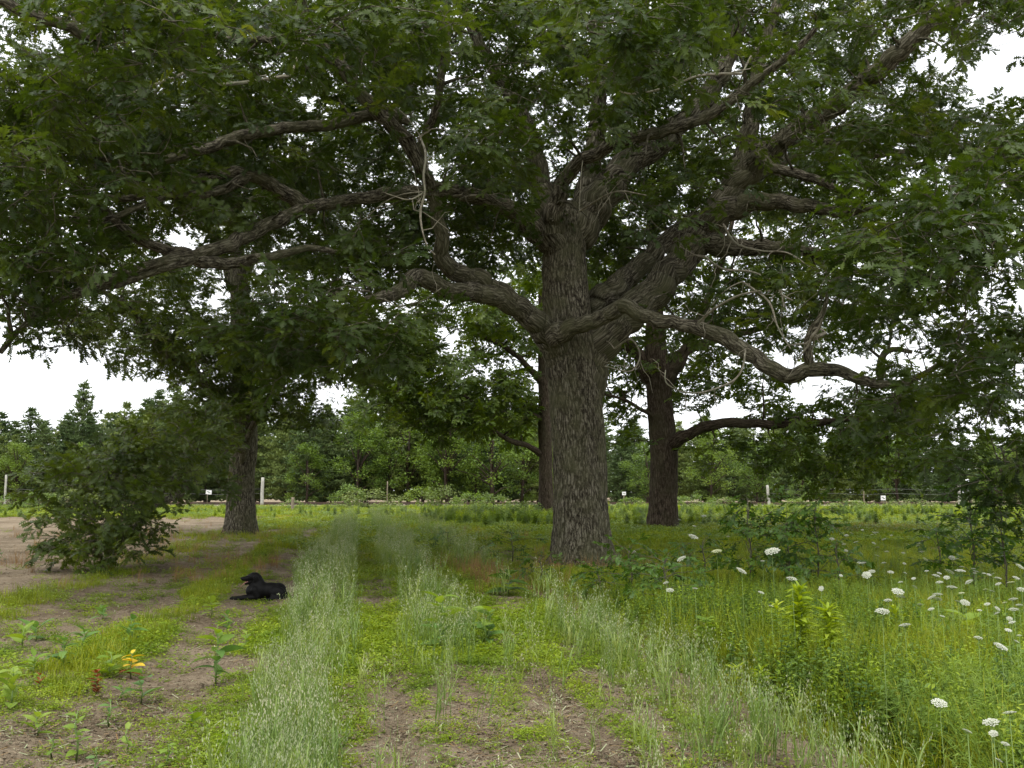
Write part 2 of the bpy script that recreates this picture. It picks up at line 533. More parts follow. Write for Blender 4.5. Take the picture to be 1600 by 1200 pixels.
def scatter(name, models, P, R, S, I, parent=None, label=None, cat=None):
    me = bpy.data.meshes.new(name)
    P = np.asarray(P, np.float32)
    me.vertices.add(len(P)); me.vertices.foreach_set('co', P.ravel())
    a = me.attributes.new('rot', 'FLOAT_VECTOR', 'POINT'); a.data.foreach_set('vector', np.asarray(R, np.float32).ravel())
    a = me.attributes.new('siz', 'FLOAT', 'POINT'); a.data.foreach_set('value', np.asarray(S, np.float32))
    a = me.attributes.new('pick', 'INT', 'POINT'); a.data.foreach_set('value', np.asarray(I, np.int32))
    o = obj(name, me, parent)
    tag(o, label, cat, None, 'stuff')
    ng = bpy.data.node_groups.new(name, 'GeometryNodeTree')
    ng.interface.new_socket('Geometry', in_out='INPUT', socket_type='NodeSocketGeometry')
    ng.interface.new_socket('Geometry', in_out='OUTPUT', socket_type='NodeSocketGeometry')
    gi = ng.nodes.new('NodeGroupInput'); go = ng.nodes.new('NodeGroupOutput')
    ip = ng.nodes.new('GeometryNodeInstanceOnPoints')
    ci = ng.nodes.new('GeometryNodeCollectionInfo')
    ci.inputs['Collection'].default_value = models
    ci.inputs['Separate Children'].default_value = True
    ci.inputs['Reset Children'].default_value = True
    ip.inputs['Pick Instance'].default_value = True

    def named(an, dt):
        n = ng.nodes.new('GeometryNodeInputNamedAttribute'); n.data_type = dt
        n.inputs['Name'].default_value = an
        return n.outputs['Attribute']
    er = ng.nodes.new('FunctionNodeEulerToRotation')
    ng.links.new(named('rot', 'FLOAT_VECTOR'), er.inputs[0])
    ng.links.new(gi.outputs[0], ip.inputs['Points'])
    ng.links.new(ci.outputs[0], ip.inputs['Instance'])
    ng.links.new(named('pick', 'INT'), ip.inputs['Instance Index'])
    ng.links.new(er.outputs[0], ip.inputs['Rotation'])
    ng.links.new(named('siz', 'FLOAT'), ip.inputs['Scale'])
    ng.links.new(ip.outputs[0], go.inputs[0])
    md = o.modifiers.new('scatter', 'NODES'); md.node_group = ng
    return o


# ------------------------------------------------------------------ leaf shapes
OAK_T = [0.0, 0.10, 0.20, 0.28, 0.38, 0.47, 0.58, 0.67, 0.78, 0.87, 1.0]
OAK_W = [0.015, 0.04, 0.18, 0.05, 0.32, 0.06, 0.38, 0.07, 0.28, 0.07, 0.02]
ELL_T = [0.0, 0.12, 0.35, 0.6, 0.82, 1.0]
ELL_W = [0.02, 0.30, 0.50, 0.46, 0.26, 0.0]


def add_leaf(mb, base, d, up, L, W, T=OAK_T, Wd=OAK_W, fold=0.18, droop=0.25, mat=0, lobed=True):
    d = np.asarray(d, float); d = d / np.linalg.norm(d)
    up = np.asarray(up, float); up = up - d * np.dot(up, d)
    up = up / max(np.linalg.norm(up), 1e-6)
    s = np.cross(up, d)
    vs = []
    for k, (t, w) in enumerate(zip(T, Wd)):
        c = np.asarray(base) + d * (L * (t - 0.10 * droop * t * t)) - up * (L * droop * t * t * 0.6)
        fwd = d * (L * 0.07 if (lobed and k % 2 == 0 and 0 < k < len(T) - 1) else 0)
        e = s * (w * W)
        z = up * (w * W * fold)
        vs += [c, c + e + fwd + z, c - e + fwd + z]
    fs = []
    for k in range(len(T) - 1):
        a, b = 3 * k, 3 * k + 3
        fs += [(a, b, b + 1, a + 1), (a, a + 2, b + 2, b)]
    mb.add(vs, fs, mat, True)


def rv(lo=-1, hi=1):
    return np.array([random.uniform(lo, hi) for _ in range(3)])


FAR_T = [0.0, 0.22, 0.40, 0.58, 0.72, 1.0]
FAR_W = [0.02, 0.20, 0.10, 0.38, 0.16, 0.05]


def oak_spray(seed, leaves=8, mats=('oak_leaf',), far=False):
    """a forked twig end carrying lobed oak leaves"""
    random.seed(seed)
    mb = MB()
    forks = [(0.0, 0.0, 0.0)] + [(random.uniform(0.05, 0.22), s * random.uniform(0.5, 1.0), random.uniform(-0.3, 0.35)) for s in (1, -1)] + [(random.uniform(-0.1, 0.1), random.uniform(-0.5, 0.5), random.uniform(0.4, 0.8))]
    for fx, yaw, pit in forks:
        L = random.uniform(0.30, 0.46)
        ax = np.array([math.cos(yaw) * math.cos(pit), math.sin(yaw) * math.cos(pit), math.sin(pit)])
        sd = np.array([-math.sin(yaw), math.cos(yaw), 0])
        o = np.array([fx, 0, 0])
        f = lambda t: o + ax * L * t + sd * 0.03 * math.sin(t * 4 + seed) - np.array([0, 0, 0.05 * t * t])
        mb.tube([f(0), f(0.5), f(1.0)], [0.006, 0.005, 0.003], 3, 1, False)
        for k in range(leaves):
            t = 0.25 + 0.75 * (k / (leaves - 1)) ** 0.7
            side = 1 if k % 2 else -1
            ang = side * math.radians(random.uniform(25, 105) * (1.15 - t * 0.75))
            d = ax * math.cos(ang) + sd * math.sin(ang) + np.array([0, 0, random.uniform(-0.45, 0.2)])
            up = np.array([0, 0, 1.0]) + 0.55 * rv()
            ln = random.uniform(0.13, 0.20)
            w = ln * random.uniform(0.80, 1.05)
            add_leaf(mb, f(t), d, up, ln, w, FAR_T if far else OAK_T, FAR_W if far else OAK_W, droop=random.uniform(0.05, 0.7), fold=random.uniform(0.0, 0.4))
    return mb.mesh('leaf_spray', [M[mats[0]], M['twig']])


SPRAYS = {}
for key, mname in (('main', 'oak_leaf'), ('left', 'oak_leaf_left'), ('far', 'oak_leaf_far')):
    ms = [oak_spray(100 + i, 7, (mname,), key == 'far') for i in range(6)]
    SPRAYS[key] = (ms, make_models('oak_spray_' + key, ms))


# ------------------------------------------------------------------ oak trees
def catmull(P, step):
    P = np.asarray(P, float)
    Q = np.vstack([2 * P[0] - P[1], P, 2 * P[-1] - P[-2]])
    out = []
    for i in range(1, len(Q) - 2):
        n = max(2, int(np.linalg.norm(Q[i + 1, :3] - Q[i, :3]) / step))
        for k in range(n):
            t = k / n
            out.append(0.5 * (2 * Q[i] + (Q[i + 1] - Q[i - 1]) * t + (2 * Q[i - 1] - 5 * Q[i] + 4 * Q[i + 1] - Q[i + 2]) * t * t
                              + (3 * Q[i] - Q[i - 1] - 3 * Q[i + 1] + Q[i + 2]) * t ** 3))
    out.append(Q[-2])
    return np.array(out)


def trace(rows, step, collar=0.0):
    """rows of (px, py, distance, width in px) -> points and radii"""
    R = []
    for px, py, Y, w in rows:
        p = at(px, py, Y)
        R.append([*p, 0.47 * w * Y / F])
    C = catmull(R, step)
    pts, rad = C[:, :3], np.maximum(C[:, 3], 0.006)
    if collar:
        s = np.concatenate([[0], np.cumsum(np.linalg.norm(np.diff(pts, axis=0), axis=1))])
        rad = rad * (0.55 + 0.45 * sstep(0, rad[0] * 2.2, s)) * (1 + 0.5 * collar * np.exp(-((s - rad[0] * 2.2) / (rad[0] * 1.6)) ** 2))
    return pts, rad


def limb_mesh(name, pts, rad, sides, base, mat, amp=0.10, flare=False, seed=0):
    s = np.concatenate([[0], np.cumsum(np.linalg.norm(np.diff(pts, axis=0), axis=1))])
    t, N, B = frames(pts)
    a = np.linspace(0, 2 * np.pi, sides, endpoint=False)
    R = rad[:, None] * np.ones_like(a)[None, :]
    bx = np.cos(a)[None, :] * rad[:, None]; by = np.sin(a)[None, :] * rad[:, None]
    bz = s[:, None] * np.ones_like(a)[None, :]
    o = seed * 7.7
    lump = fbm(bx * 1.6 + o, by * 1.6, bz * 0.9, seed=21, octv=3) - 0.5
    R = R * (1 + 0.30 * lump)
    k = 11.5
    rid = vnoise(bx * k + o, by * k, bz * k * 0.26, seed=31)
    rid2 = vnoise(bx * k * 2.3 + o, by * k * 2.3, bz * k * 0.45, seed=37)
    ridge = np.abs(2 * rid - 1) ** 0.7 * 0.65 + 0.35 * rid2
    R = R + np.minimum(amp * rad[:, None], 0.07) * (ridge - 0.5)
    if flare:
        h = pts[:, 2][:, None] - pts[0, 2]
        R = R * (1 + np.exp(-h / 0.45) * (0.13 * np.cos(3 * a + 0.6) + 0.13 * np.cos(5 * a + 2.0) + 0.07 * np.cos(8 * a + 1))[None, :])
    V = pts[:, None, :] + R[..., None] * (np.cos(a)[None, :, None] * N[:, None, :] + np.sin(a)[None, :, None] * B[:, None, :])
    n = len(pts)
    i, j = np.meshgrid(np.arange(n - 1), np.arange(sides), indexing='ij')
    j2 = (j + 1) % sides
    Q = np.stack([i * sides + j, i * sides + j2, (i + 1) * sides + j2, (i + 1) * sides + j], -1).reshape(-1, 4)
    bark = np.stack([bx + o, by, bz], -1).reshape(-1, 3)
    return np_mesh(name, V.reshape(-1, 3) - base, Q, [mat], True, {'bark': bark})


# holes in the leaf canopy through which the white sky shows (centre and half size in the photograph)
HOLES = [(285, 366, 30, 26), (466, 215, 12, 20), (722, 108, 20, 16), (852, 205, 15, 14), (868, 252, 9, 24), (690, 255, 16, 30),
         (80, 600, 140, 56), (20, 595, 70, 56), (200, 612, 72, 32), (250, 480, 16, 14), (30, 90, 34, 20), (85, 60, 24, 18), (1462, 80, 36, 26), (1558, 118, 46, 52),
         (1530, 150, 40, 26), (1590, 60, 20, 50), (1184, 200, 10, 14), (1262, 432, 22, 14), (1135, 642, 36, 24), (1262, 612, 42, 18), (1290, 380, 26, 16), (998, 668, 14, 16),
         (705, 530, 24, 26), (760, 572, 14, 12), (340, 470, 20, 20), (440, 470, 16, 16), (300, 345, 20, 16), (610, 300, 14, 12), (1005, 740, 30, 50),
         (640, 105, 10, 8), (495, 37, 8, 7), (380, 85, 14, 8), (1180, 385, 10, 10), (1240, 470, 14, 9), (1450, 500, 18, 12), (1580, 300, 14, 22),
         (1405, 490, 12, 12), (1420, 380, 16, 12), (1560, 470, 16, 22), (575, 345, 12, 14), (160, 100, 20, 14), (900, 700, 40, 180), (1230, 560, 40, 16), (1500, 640, 22, 12), (1590, 610, 14, 26), (1560, 655, 18, 14), (1440, 560, 14, 12), (1330, 500, 16, 9), (1310, 640, 14, 9), (1370, 450, 12, 10), (955, 380, 10, 14), (1000, 330, 9, 9), (330, 240, 10, 9), (200, 300, 12, 9), (110, 180, 14, 10), (430, 250, 10, 8), (250, 170, 10, 7), (520, 240, 9, 12), (1150, 80, 9, 7), (900, 60, 8, 8)]


def in_holes(px, py, jit=0.0):
    r = np.zeros(len(px), bool)
    for k, (cx, cy, a, b) in enumerate(HOLES):
        d = ((px - cx) / a) ** 2 + ((py - cy) / b) ** 2
        r |= d < 1.0
    return r


DEPTH = np.full((360, 520), 0.0)      # coarse map (5 px cells, offset 60 cells) of the distance of limbs that stay in view


def protect(pts, rad, grow=10, below=-9999):
    px, py = project(pts)
    ok = py > below
    pts, rad, px, py = pts[ok], rad[ok], px[ok], py[ok]
    for x, y, Y, r in zip(px, py, pts[:, 1], rad):
        w = r * F / Y + grow
        i0, i1 = int((y - w) / 5) + 60, int((y + w) / 5) + 60
        j0, j1 = int((x - w) / 5) + 60, int((x + w) / 5) + 60
        if i1 < 0 or j1 < 0 or i0 > 359 or j0 > 519:
            continue
        sl = DEPTH[max(i0, 0):i1 + 1, max(j0, 0):j1 + 1]
        np.maximum(sl, Y, out=sl)


def hidden_by(px, py, Y):
    i = np.clip((py / 5).astype(int) + 60, 0, 359); j = np.clip((px / 5).astype(int) + 60, 0, 519)
    return Y < DEPTH[i, j] - 0.1


def grow_branches(nodes, nrad, A, lean=0.25):
    """join each leaf-clump centre in A to the wood already there; returns branch paths"""
    NP = np.array(nodes); NR = np.array(nrad)
    d0 = np.array([np.min(np.sum((NP - a) ** 2, axis=1)) for a in A])
    order = np.argsort(d0)
    cap = len(NP) + len(A) * 6 + 10
    buf = np.zeros((cap, 3)); buf[:len(NP)] = NP
    rb = np.zeros(cap); rb[:len(NP)] = NR
    n = len(NP)
    paths = []
    for k in order:
        a = A[k]
        dv = a - buf[:n]
        dist = np.sqrt(np.sum(dv * dv, axis=1))
        cost = dist * (1 + lean * np.maximum(0, -dv[:, 2] / np.maximum(dist, 0.01))) + 0.25 / (0.15 + np.sqrt(rb[:n]))
        m = int(np.argmin(cost))
        p, r = buf[m], rb[m]
        L = np.linalg.norm(a - p)
        if L < 0.15:
            continue
        ns = max(4, min(12, int(L / 0.35) + 2))
        t = np.linspace(0, 1, ns)
        side = rng.normal(size=3); side /= np.linalg.norm(side)
        side2 = rng.normal(size=3); side2 /= np.linalg.norm(side2)
        bow = np.array([0, 0, 1.0]) * 0.10 * L
        path = p + (a - p) * t[:, None] + np.sin(np.pi * t)[:, None] * (bow + side * 0.13 * L) + np.sin(2 * np.pi * t)[:, None] * side2 * 0.07 * L
        r0 = min(r * 0.7, 0.016 + 0.016 * L)
        rad = r0 * (1 - t) ** 0.8 + 0.006
        paths.append((path, rad, k))
        q = path[1:]
        sel = np.linspace(0, len(q) - 1, min(6, len(q))).astype(int)
        m2 = len(sel)
        buf[n:n + m2] = q[sel]; rb[n:n + m2] = rad[1:][sel]
        n += m2
    return paths


def join_tubes(paths, sides, base):
    Vs, Qs, Bs, o = [], [], [], 0
    for path, rad, _ in paths:
        V, Q = sweep(path, rad, sides)
        s = np.concatenate([[0], np.cumsum(np.linalg.norm(np.diff(path, axis=0), axis=1))])
        c = V - np.repeat(path, sides, axis=0)
        c[:, 2] = np.repeat(s, sides)
        Vs.append(V); Qs.append(Q + o); Bs.append(c); o += len(V)
    return np.vstack(Vs) - base, np.vstack(Qs), np.vstack(Bs)


def oak(name, label, base_px, trunk, limbs, dead, clumps, key, mat, per=20, size=1.0, sides=(120, 22), step=(0.05, 0.1), nleafobj=0, free=None, top=None, holes=True, below=-9999):
    tp, tr = trace(trunk, step[0])
    base = np.array([tp[0][0], tp[0][1], gz(tp[0][0], tp[0][1])])
    root = empty(name, base, label, 'tree')
    obj('trunk', limb_mesh('trunk', tp, tr, sides[0], base, mat, 0.10, True, 1), root)
    nodes, nrad = [], []
    protect(tp, tr, 4, below)
    up = tp[:, 2] > base[2] + 0.55 * (tp[-1, 2] - base[2])
    nodes += list(tp[up][::4]); nrad += list(tr[up][::4])
    for i, rows in enumerate(limbs):
        p, r = trace(rows, step[1], 0.35)
        p = p + 0.17 * r[:, None] * (np.stack([fbm(np.arange(len(p)) * 0.31, np.full(len(p), 5.0 * i + k), seed=50 + k, octv=2) for k in range(3)], -1) - 0.5) * 4
        sd = int(np.clip(r[0] * 110, 10, sides[1] * 2))
        obj('limb', limb_mesh('limb', p, r, sd, base, mat, 0.16, False, i + 2), root)
        nodes += list(p[2::2]); nrad += list(r[2::2])
        vis = r * F / p[:, 1] > 3.5
        if vis.any():
            protect(p[vis], r[vis], 9, below if below < 0 else 9999)
    for i, rows in enumerate(dead):
        p, r = trace(rows, 0.06, 0.2)
        r = r * 0.62
        # the bare branch starts on the wood nearest to its first point
        dn = np.linalg.norm(np.array(nodes) - p[0], axis=1); q = nodes[int(np.argmin(dn))]
        t = np.linspace(0, 1, 14)[:-1, None]
        bow = np.sin(np.pi * t) * np.array([0, 0, 0.12 * dn.min()])
        p = np.vstack([q + (p[0] - q) * t + bow, p]); r = np.concatenate([np.full(13, r[0] * 1.1), r])
        V = limb_mesh('dead_branch', p, r, 8, base, M['dead_wood'], 0.1, False, i + 40)
        obj('dead_branch', V, root)
        protect(p[13:], r[13:], 5)
        tw = []
        for q_ in range(max(4, int(len(p) / 9))):          # fine bare side twigs
            k_ = rng.integers(13, len(p) - 1); dd = rng.normal(size=3); dd[1] *= 0.4; dd /= np.linalg.norm(dd)
            L_ = rng.uniform(0.25, 0.9); wob = np.cumsum(rng.normal(size=(6, 3)) * 0.07 * L_, axis=0)
            tw.append((p[k_] + dd * np.linspace(0, L_, 6)[:, None] + wob - wob[0], np.linspace(r[k_] * 0.5 + 0.002, 0.003, 6), 0))
        V_, Q_, B_ = join_tubes(tw, 4, base)
        tag(obj('bare_twigs', np_mesh('bare_twigs', V_, Q_, [M['dead_wood']], True, {'bark': B_}), root), kind='stuff')
    # leaf-clump centres
    A, tagA = [], []
    for c in clumps:
        cx, cy, rx, ry, y0, y1, n = c[:7]
        k = 0
        while k < n:
            q = rng.uniform(-1, 1, 2)
            if q @ q > 1:
                continue
            A.append(at(cx + rx * q[0], cy + ry * q[1], rng.uniform(y0, y1))); k += 1
    A = np.array(A)
    if free is not None:
        cx, cy, cz, ax, ay, az, n = free
        q = rng.normal(size=(n, 3)); q /= np.linalg.norm(q, axis=1)[:, None]
        q[:, 2] = np.abs(q[:, 2]) * 1.0 - 0.12
        q *= rng.uniform(0.45, 1.0, n)[:, None] ** 0.5
        E = np.array([cx, cy, cz]) + q * np.array([ax, ay, az])
        A = np.vstack([A, E]) if len(A) else E
    px, py = project(A)
    ok = (A[:, 2] > 0.30)
    if holes:
        ok &= ~in_holes(px, py)
    A = A[ok]
    paths = grow_branches(nodes, nrad, A)
    V, Q, B = join_tubes(paths, 5, base)
    tw = obj('branches', np_mesh('branches', V, Q, [mat], True, {'bark': B}), root)
    tag(tw, kind='stuff')
    # leaf sprays along the outer part of each branch and around its clump centre
    Ps, Rs = [], []
    for path, rad, k in paths:
        a = path[-1]
        n = max(1, int(per * rng.uniform(0.75, 1.3) + rng.random()))
        q = rng.normal(size=(n, 3)) * np.array([0.42, 0.42, 0.24]) * size
        P = a + q
        L = np.linalg.norm(path[-1] - path[0])
        na = int(min(L, 3.0) * per * 0.20 + rng.random())
        if na:
            t = rng.uniform(0.35, 1.0, na) * (len(path) - 1)
            i0 = np.minimum(t.astype(int), len(path) - 2); fr = (t - i0)[:, None]
            P = np.vstack([P, path[i0] * (1 - fr) + path[i0 + 1] * fr + rng.normal(size=(na, 3)) * 0.16 * size])
        out = P - (path[len(path) // 2] - np.array([0, 0, 0.2]))
        yaw = np.arctan2(out[:, 1], out[:, 0]) + rng.normal(size=len(P)) * 0.9
        pit = rng.normal(size=len(P)) * 0.40 + 0.16
        rol = rng.normal(size=len(P)) * 0.45
        Ps.append(P); Rs.append(np.stack([rol, pit, yaw], -1))
    P = np.vstack(Ps); R = np.vstack(Rs)
    S = rng.uniform(0.8, 1.25, len(P)) * size
    px, py = project(P)
    cut = hidden_by(px, py, P[:, 1]) & (rng.random(len(P)) < np.where(py > 430, 0.92, 0.72))
    if holes:
        cut |= in_holes(px, py)
    cut |= P[:, 2] < 0.18
    keep = ~cut
    P, R, S, px, py = P[keep], R[keep], S[keep], px[keep], py[keep]
    I = rng.integers(0, 6, len(P))
    ms, models = SPRAYS[key]
    inv = (px > -20) & (px < 1620) & (py > -20) & (py < 1000)
    near = np.full(len(P), False)
    if nleafobj:
        idx = np.where(inv)[0]
        near[idx[np.argsort(P[idx, 1])[:nleafobj]]] = True
    crown = scatter('crown', models, P[~near] - base, R[~near], S[~near], I[~near], root)
    for k in np.where(near)[0]:
        s = obj('leaf_spray', ms[I[k]], crown, P[k] - base)
        s.rotation_euler = [float(x) for x in R[k]]
        s.scale = (float(S[k]),) * 3
    print(name, 'sprays', len(P), 'branches', len(paths))
    return root


T_MAIN = [(910, 918, 27, 178), (909, 896, 27, 144), (909, 872, 27, 119), (908, 840, 27, 101), (907, 800, 27, 96), (904, 700, 27, 90), (898, 620, 27, 88), (893, 560, 27, 88),
          (888, 510, 27, 82), (884, 450, 27.1, 76), (882, 400, 27.2, 72), (884, 355, 27.3, 66), (886, 320, 27.4, 40)]
L_MAIN = [
    [(876, 420, 27.1, 50), (862, 370, 27, 50), (852, 325, 26.9, 42), (845, 290, 26.9, 36), (838, 250, 26.8, 33), (820, 190, 26.5, 30), (795, 140, 26.2, 26), (760, 90, 26, 22), (730, 20, 26, 20), (700, -80, 26, 16), (680, -180, 26, 10)],
    [(888, 410, 27.3, 62), (905, 360, 27.5, 60), (928, 320, 27.8, 56), (955, 285, 28, 52), (990, 250, 28.4, 46), (1040, 215, 28.8, 40), (1090, 170, 29.2, 34), (1130, 110, 29.6, 28), (1160, 20, 30, 22), (1180, -100, 30, 14)],
    [(862, 365, 26.8, 34), (866, 325, 26.5, 30), (880, 285, 26.2, 26), (905, 255, 25.8, 24), (950, 228, 25.4, 22), (1000, 213, 25, 22), (1060, 198, 24.6, 20), (1120, 172, 24.2, 18), (1175, 130, 23.8, 15), (1230, 90, 23.2, 12), (1280, 40, 22.8, 9)],
    [(905, 360, 27.6, 44), (922, 270, 28.4, 34), (935, 190, 29.2, 30), (935, 100, 29.6, 24), (930, 0, 30, 20), (925, -120, 30, 12)],
    [(899, 660, 27.1, 50), (907, 605, 27.2, 66), (930, 543, 27.2, 68), (965, 505, 27.4, 60), (1010, 465, 27.7, 56), (1055, 420, 28, 52), (1095, 370, 28.2, 50), (1125, 325, 28.3, 46), (1150, 270, 28.3, 36), (1170, 210, 28.2, 30), (1178, 150, 28, 26), (1190, 80, 28, 22), (1215, 0, 28, 18), (1230, -100, 28, 12)],
    [(1085, 385, 28.2, 42), (1115, 345, 28.1, 42), (1150, 325, 28, 38), (1190, 315, 27.6, 30), (1250, 320, 27, 24), (1320, 330, 26.3, 18), (1400, 320, 25.5, 12)],
    [(1130, 315, 28.3, 30), (1160, 272, 28, 26), (1183, 242, 27.6, 22), (1210, 262, 27.2, 18), (1260, 275, 26.6, 16), (1320, 300, 26, 12)],
    [(1120, 330, 28.4, 38), (1170, 268, 28.0, 36), (1230, 215, 27.5, 34), (1310, 160, 26.5, 34), (1385, 100, 25.5, 34), (1440, 50, 25, 30), (1500, 5, 24.5, 24), (1580, -50, 24, 18)],
    [(1085, 385, 28.2, 36), (1130, 384, 27.9, 32), (1180, 386, 27.4, 26), (1230, 388, 27, 22), (1290, 400, 26.3, 16), (1350, 430, 25.5, 10)],
    [(915, 490, 27.5, 50), (950, 460, 28.0, 44), (1000, 420, 28.8, 36), (1050, 370, 29.6, 30), (1110, 330, 30.5, 24), (1180, 280, 31.5, 18), (1260, 230, 32.5, 12)],
    [(1160, 235, 28.2, 20), (1220, 225, 27.6, 16), (1290, 222, 27, 15), (1345, 240, 26.5, 15), (1430, 236, 26, 10)],
    [(898, 650, 27.1, 40), (888, 592, 27.0, 56), (866, 534, 26.5, 50), (830, 495, 25.9, 40), (790, 470, 25.4, 38), (740, 458, 24.8, 34), (690, 450, 24.2, 32), (655, 432, 23.7, 30), (632, 448, 23.3, 27), (612, 462, 22.9, 22), (560, 470, 22.2, 14), (500, 450, 21.4, 10)],
    [(815, 485, 25.7, 34), (780, 455, 25.3, 32), (745, 436, 25, 31), (715, 428, 24.6, 30), (692, 400, 24.2, 27), (686, 350, 23.8, 24), (668, 285, 23.4, 24), (630, 215, 22.8, 26), (585, 170, 22.2, 24), (535, 110, 21.6, 22), (490, 60, 21, 20), (470, 0, 20.5, 18), (450, -80, 20, 14), (430, -160, 20, 9)],
    [(652, 255, 23.2, 18), (665, 215, 23, 16), (683, 165, 22.6, 15), (695, 80, 22.2, 13), (700, 0, 21.8, 11), (705, -80, 21.5, 8)],
    [(868, 548, 26.3, 40), (868, 525, 26.0, 36), (885, 516, 25.7, 28), (915, 508, 25.4, 26), (945, 495, 25.2, 26), (975, 476, 24.9, 26), (1005, 492, 24.6, 24), (1055, 507, 24.2, 24), (1105, 518, 23.8, 26), (1155, 543, 23.4, 28), (1200, 573, 23, 28), (1238, 586, 22.7, 26), (1268, 575, 22.5, 24), (1310, 580, 22.2, 20), (1350, 595, 21.9, 18), (1410, 600, 21.4, 14), (1470, 570, 20.8, 10)],
    [(1266, 577, 22.5, 18), (1263, 545, 22.4, 14), (1268, 515, 22.3, 12), (1285, 490, 22.2, 9), (1292, 465, 22, 7)],
    [(1375, 598, 21.7, 15), (1378, 560, 21.6, 12), (1395, 545, 21.5, 9), (1425, 550, 21.3, 7)],
    [(856, 385, 27.0, 40), (830, 350, 26.6, 34), (780, 320, 26, 28), (700, 298, 25, 26), (590, 305, 23.5, 21), (530, 315, 22.8, 21), (480, 325, 22.2, 21), (420, 352, 21.4, 22), (355, 382, 20.6, 23), (300, 402, 20, 21), (235, 412, 19.4, 16), (150, 445, 18.6, 14), (90, 468, 18, 12), (40, 505, 17.4, 11), (0, 550, 17, 9)],
    [(290, 402, 20, 22), (330, 411, 20.3, 22), (375, 409, 20.7, 20), (425, 401, 21.1, 17), (480, 388, 21.6, 12), (540, 395, 22, 7)],
    [(315, 402, 20.1, 22), (280, 395, 20.0, 21), (235, 382, 19.8, 18), (190, 355, 19.5, 16), (150, 310, 19.2, 14), (100, 260, 18.8, 12), (50, 220, 18.4, 9), (-20, 190, 18, 6)],
    [(310, 404, 20, 17), (250, 421, 19.6, 15), (190, 441, 19.2, 13), (120, 462, 18.6, 11), (60, 470, 18, 7)],
    [(640, 190, 22.9, 24), (600, 175, 22.7, 22), (555, 183, 22.4, 21), (510, 195, 22, 20), (440, 202, 21.4, 20), (385, 212, 20.8, 20), (330, 230, 20.2, 18), (260, 248, 19.5, 14), (200, 255, 19, 10), (130, 240, 18.4, 8)],
    [(490, 323, 22.3, 24), (450, 305, 22, 25), (420, 285, 21.6, 24), (385, 270, 21.2, 22), (330, 275, 20.7, 18), (270, 290, 20, 15), (200, 310, 19.4, 12), (110, 300, 18.8, 8)],
    [(392, 276, 21.2, 18), (340, 297, 20.7, 16), (290, 304, 20.3, 15), (240, 312, 19.8, 12), (160, 345, 19, 10), (90, 345, 18.4, 7)],
    [(560, 130, 21.8, 14), (500, 65, 21.6, 14), (440, 60, 21.2, 14), (370, 62, 20.6, 12), (300, 50, 20, 9)],
    [(150, 340, 19.2, 10), (100, 345, 18.8, 11), (55, 348, 18.4, 10), (0, 340, 18, 7)],
    [(150, 60, 19.2, 20), (110, 42, 18.8, 20), (70, 30, 18.4, 20), (20, 10, 18, 18), (-60, -30, 17.5, 14)],
]
D_MAIN = [
    [(1100, 400, 26.5, 6), (1130, 420, 25.6, 6), (1175, 425, 24.8, 5), (1215, 445, 24, 4), (1225, 480, 23.6, 3)],
    [(1160, 440, 24.6, 6), (1200, 470, 23.8, 6), (1215, 510, 23.2, 5), (1235, 545, 22.8, 4)],
    [(905, 330, 24.5, 5), (960, 300, 23, 4), (1010, 305, 22, 3)],
    [(760, 110, 23, 8), (775, 90, 22.5, 8), (800, 105, 22, 7), (798, 140, 21.6, 5)],
    [(620, 480, 21.8, 5), (660, 470, 21, 4), (690, 450, 20.4, 3)],
    [(455, 118, 20.2, 11), (415, 124, 19.8, 11), (380, 129, 19.5, 11), (340, 131, 19.2, 10), (318, 118, 19.0, 10), (300, 110, 18.9, 10), (270, 122, 18.6, 9), (240, 133, 18.3, 9), (190, 150, 17.9, 8), (150, 148, 17.5, 6), (110, 132, 17, 4)],
    [(655, 210, 20.5, 6), (665, 240, 20, 7), (662, 275, 19.6, 7), (664, 300, 19.4, 6), (657, 330, 19.3, 7), (660, 360, 19.2, 5), (668, 385, 19.2, 4), (680, 398, 19.2, 3)],
    [(664, 300, 19.4, 5), (640, 312, 19.2, 4), (615, 306, 19, 3), (598, 300, 18.9, 2)],
    [(1160, 115, 19.6, 8), (1110, 116, 19.2, 7), (1085, 120, 19, 6), (1050, 134, 18.8, 6), (1010, 144, 18.6, 6), (980, 146, 18.4, 5), (945, 133, 18.3, 4), (915, 125, 18, 3)],
    [(1165, 545, 22.8, 5), (1160, 575, 22, 5), (1145, 595, 21.6, 5), (1110, 610, 21.3, 5), (1080, 614, 21, 5), (1055, 608, 20.8, 4), (1040, 596, 20.6, 4), (1040, 578, 20.6, 3)],
    [(1090, 505, 23.6, 7), (1120, 480, 22.8, 7), (1160, 460, 22.2, 6), (1205, 455, 21.6, 6), (1240, 470, 21, 4)],
    [(1290, 520, 21.8, 10), (1268, 530, 21.6, 12), (1280, 512, 21.4, 9), (1285, 498, 21.3, 6)],
    [(1130, 350, 27, 6), (1150, 380, 26, 6), (1190, 392, 25, 5), (1230, 395, 24, 4), (1270, 420, 23.4, 3)],
    [(960, 545, 26.2, 6), (985, 530, 25.6, 5), (1000, 555, 25.2, 5), (985, 580, 25, 4), (945, 572, 24.8, 3)],
]
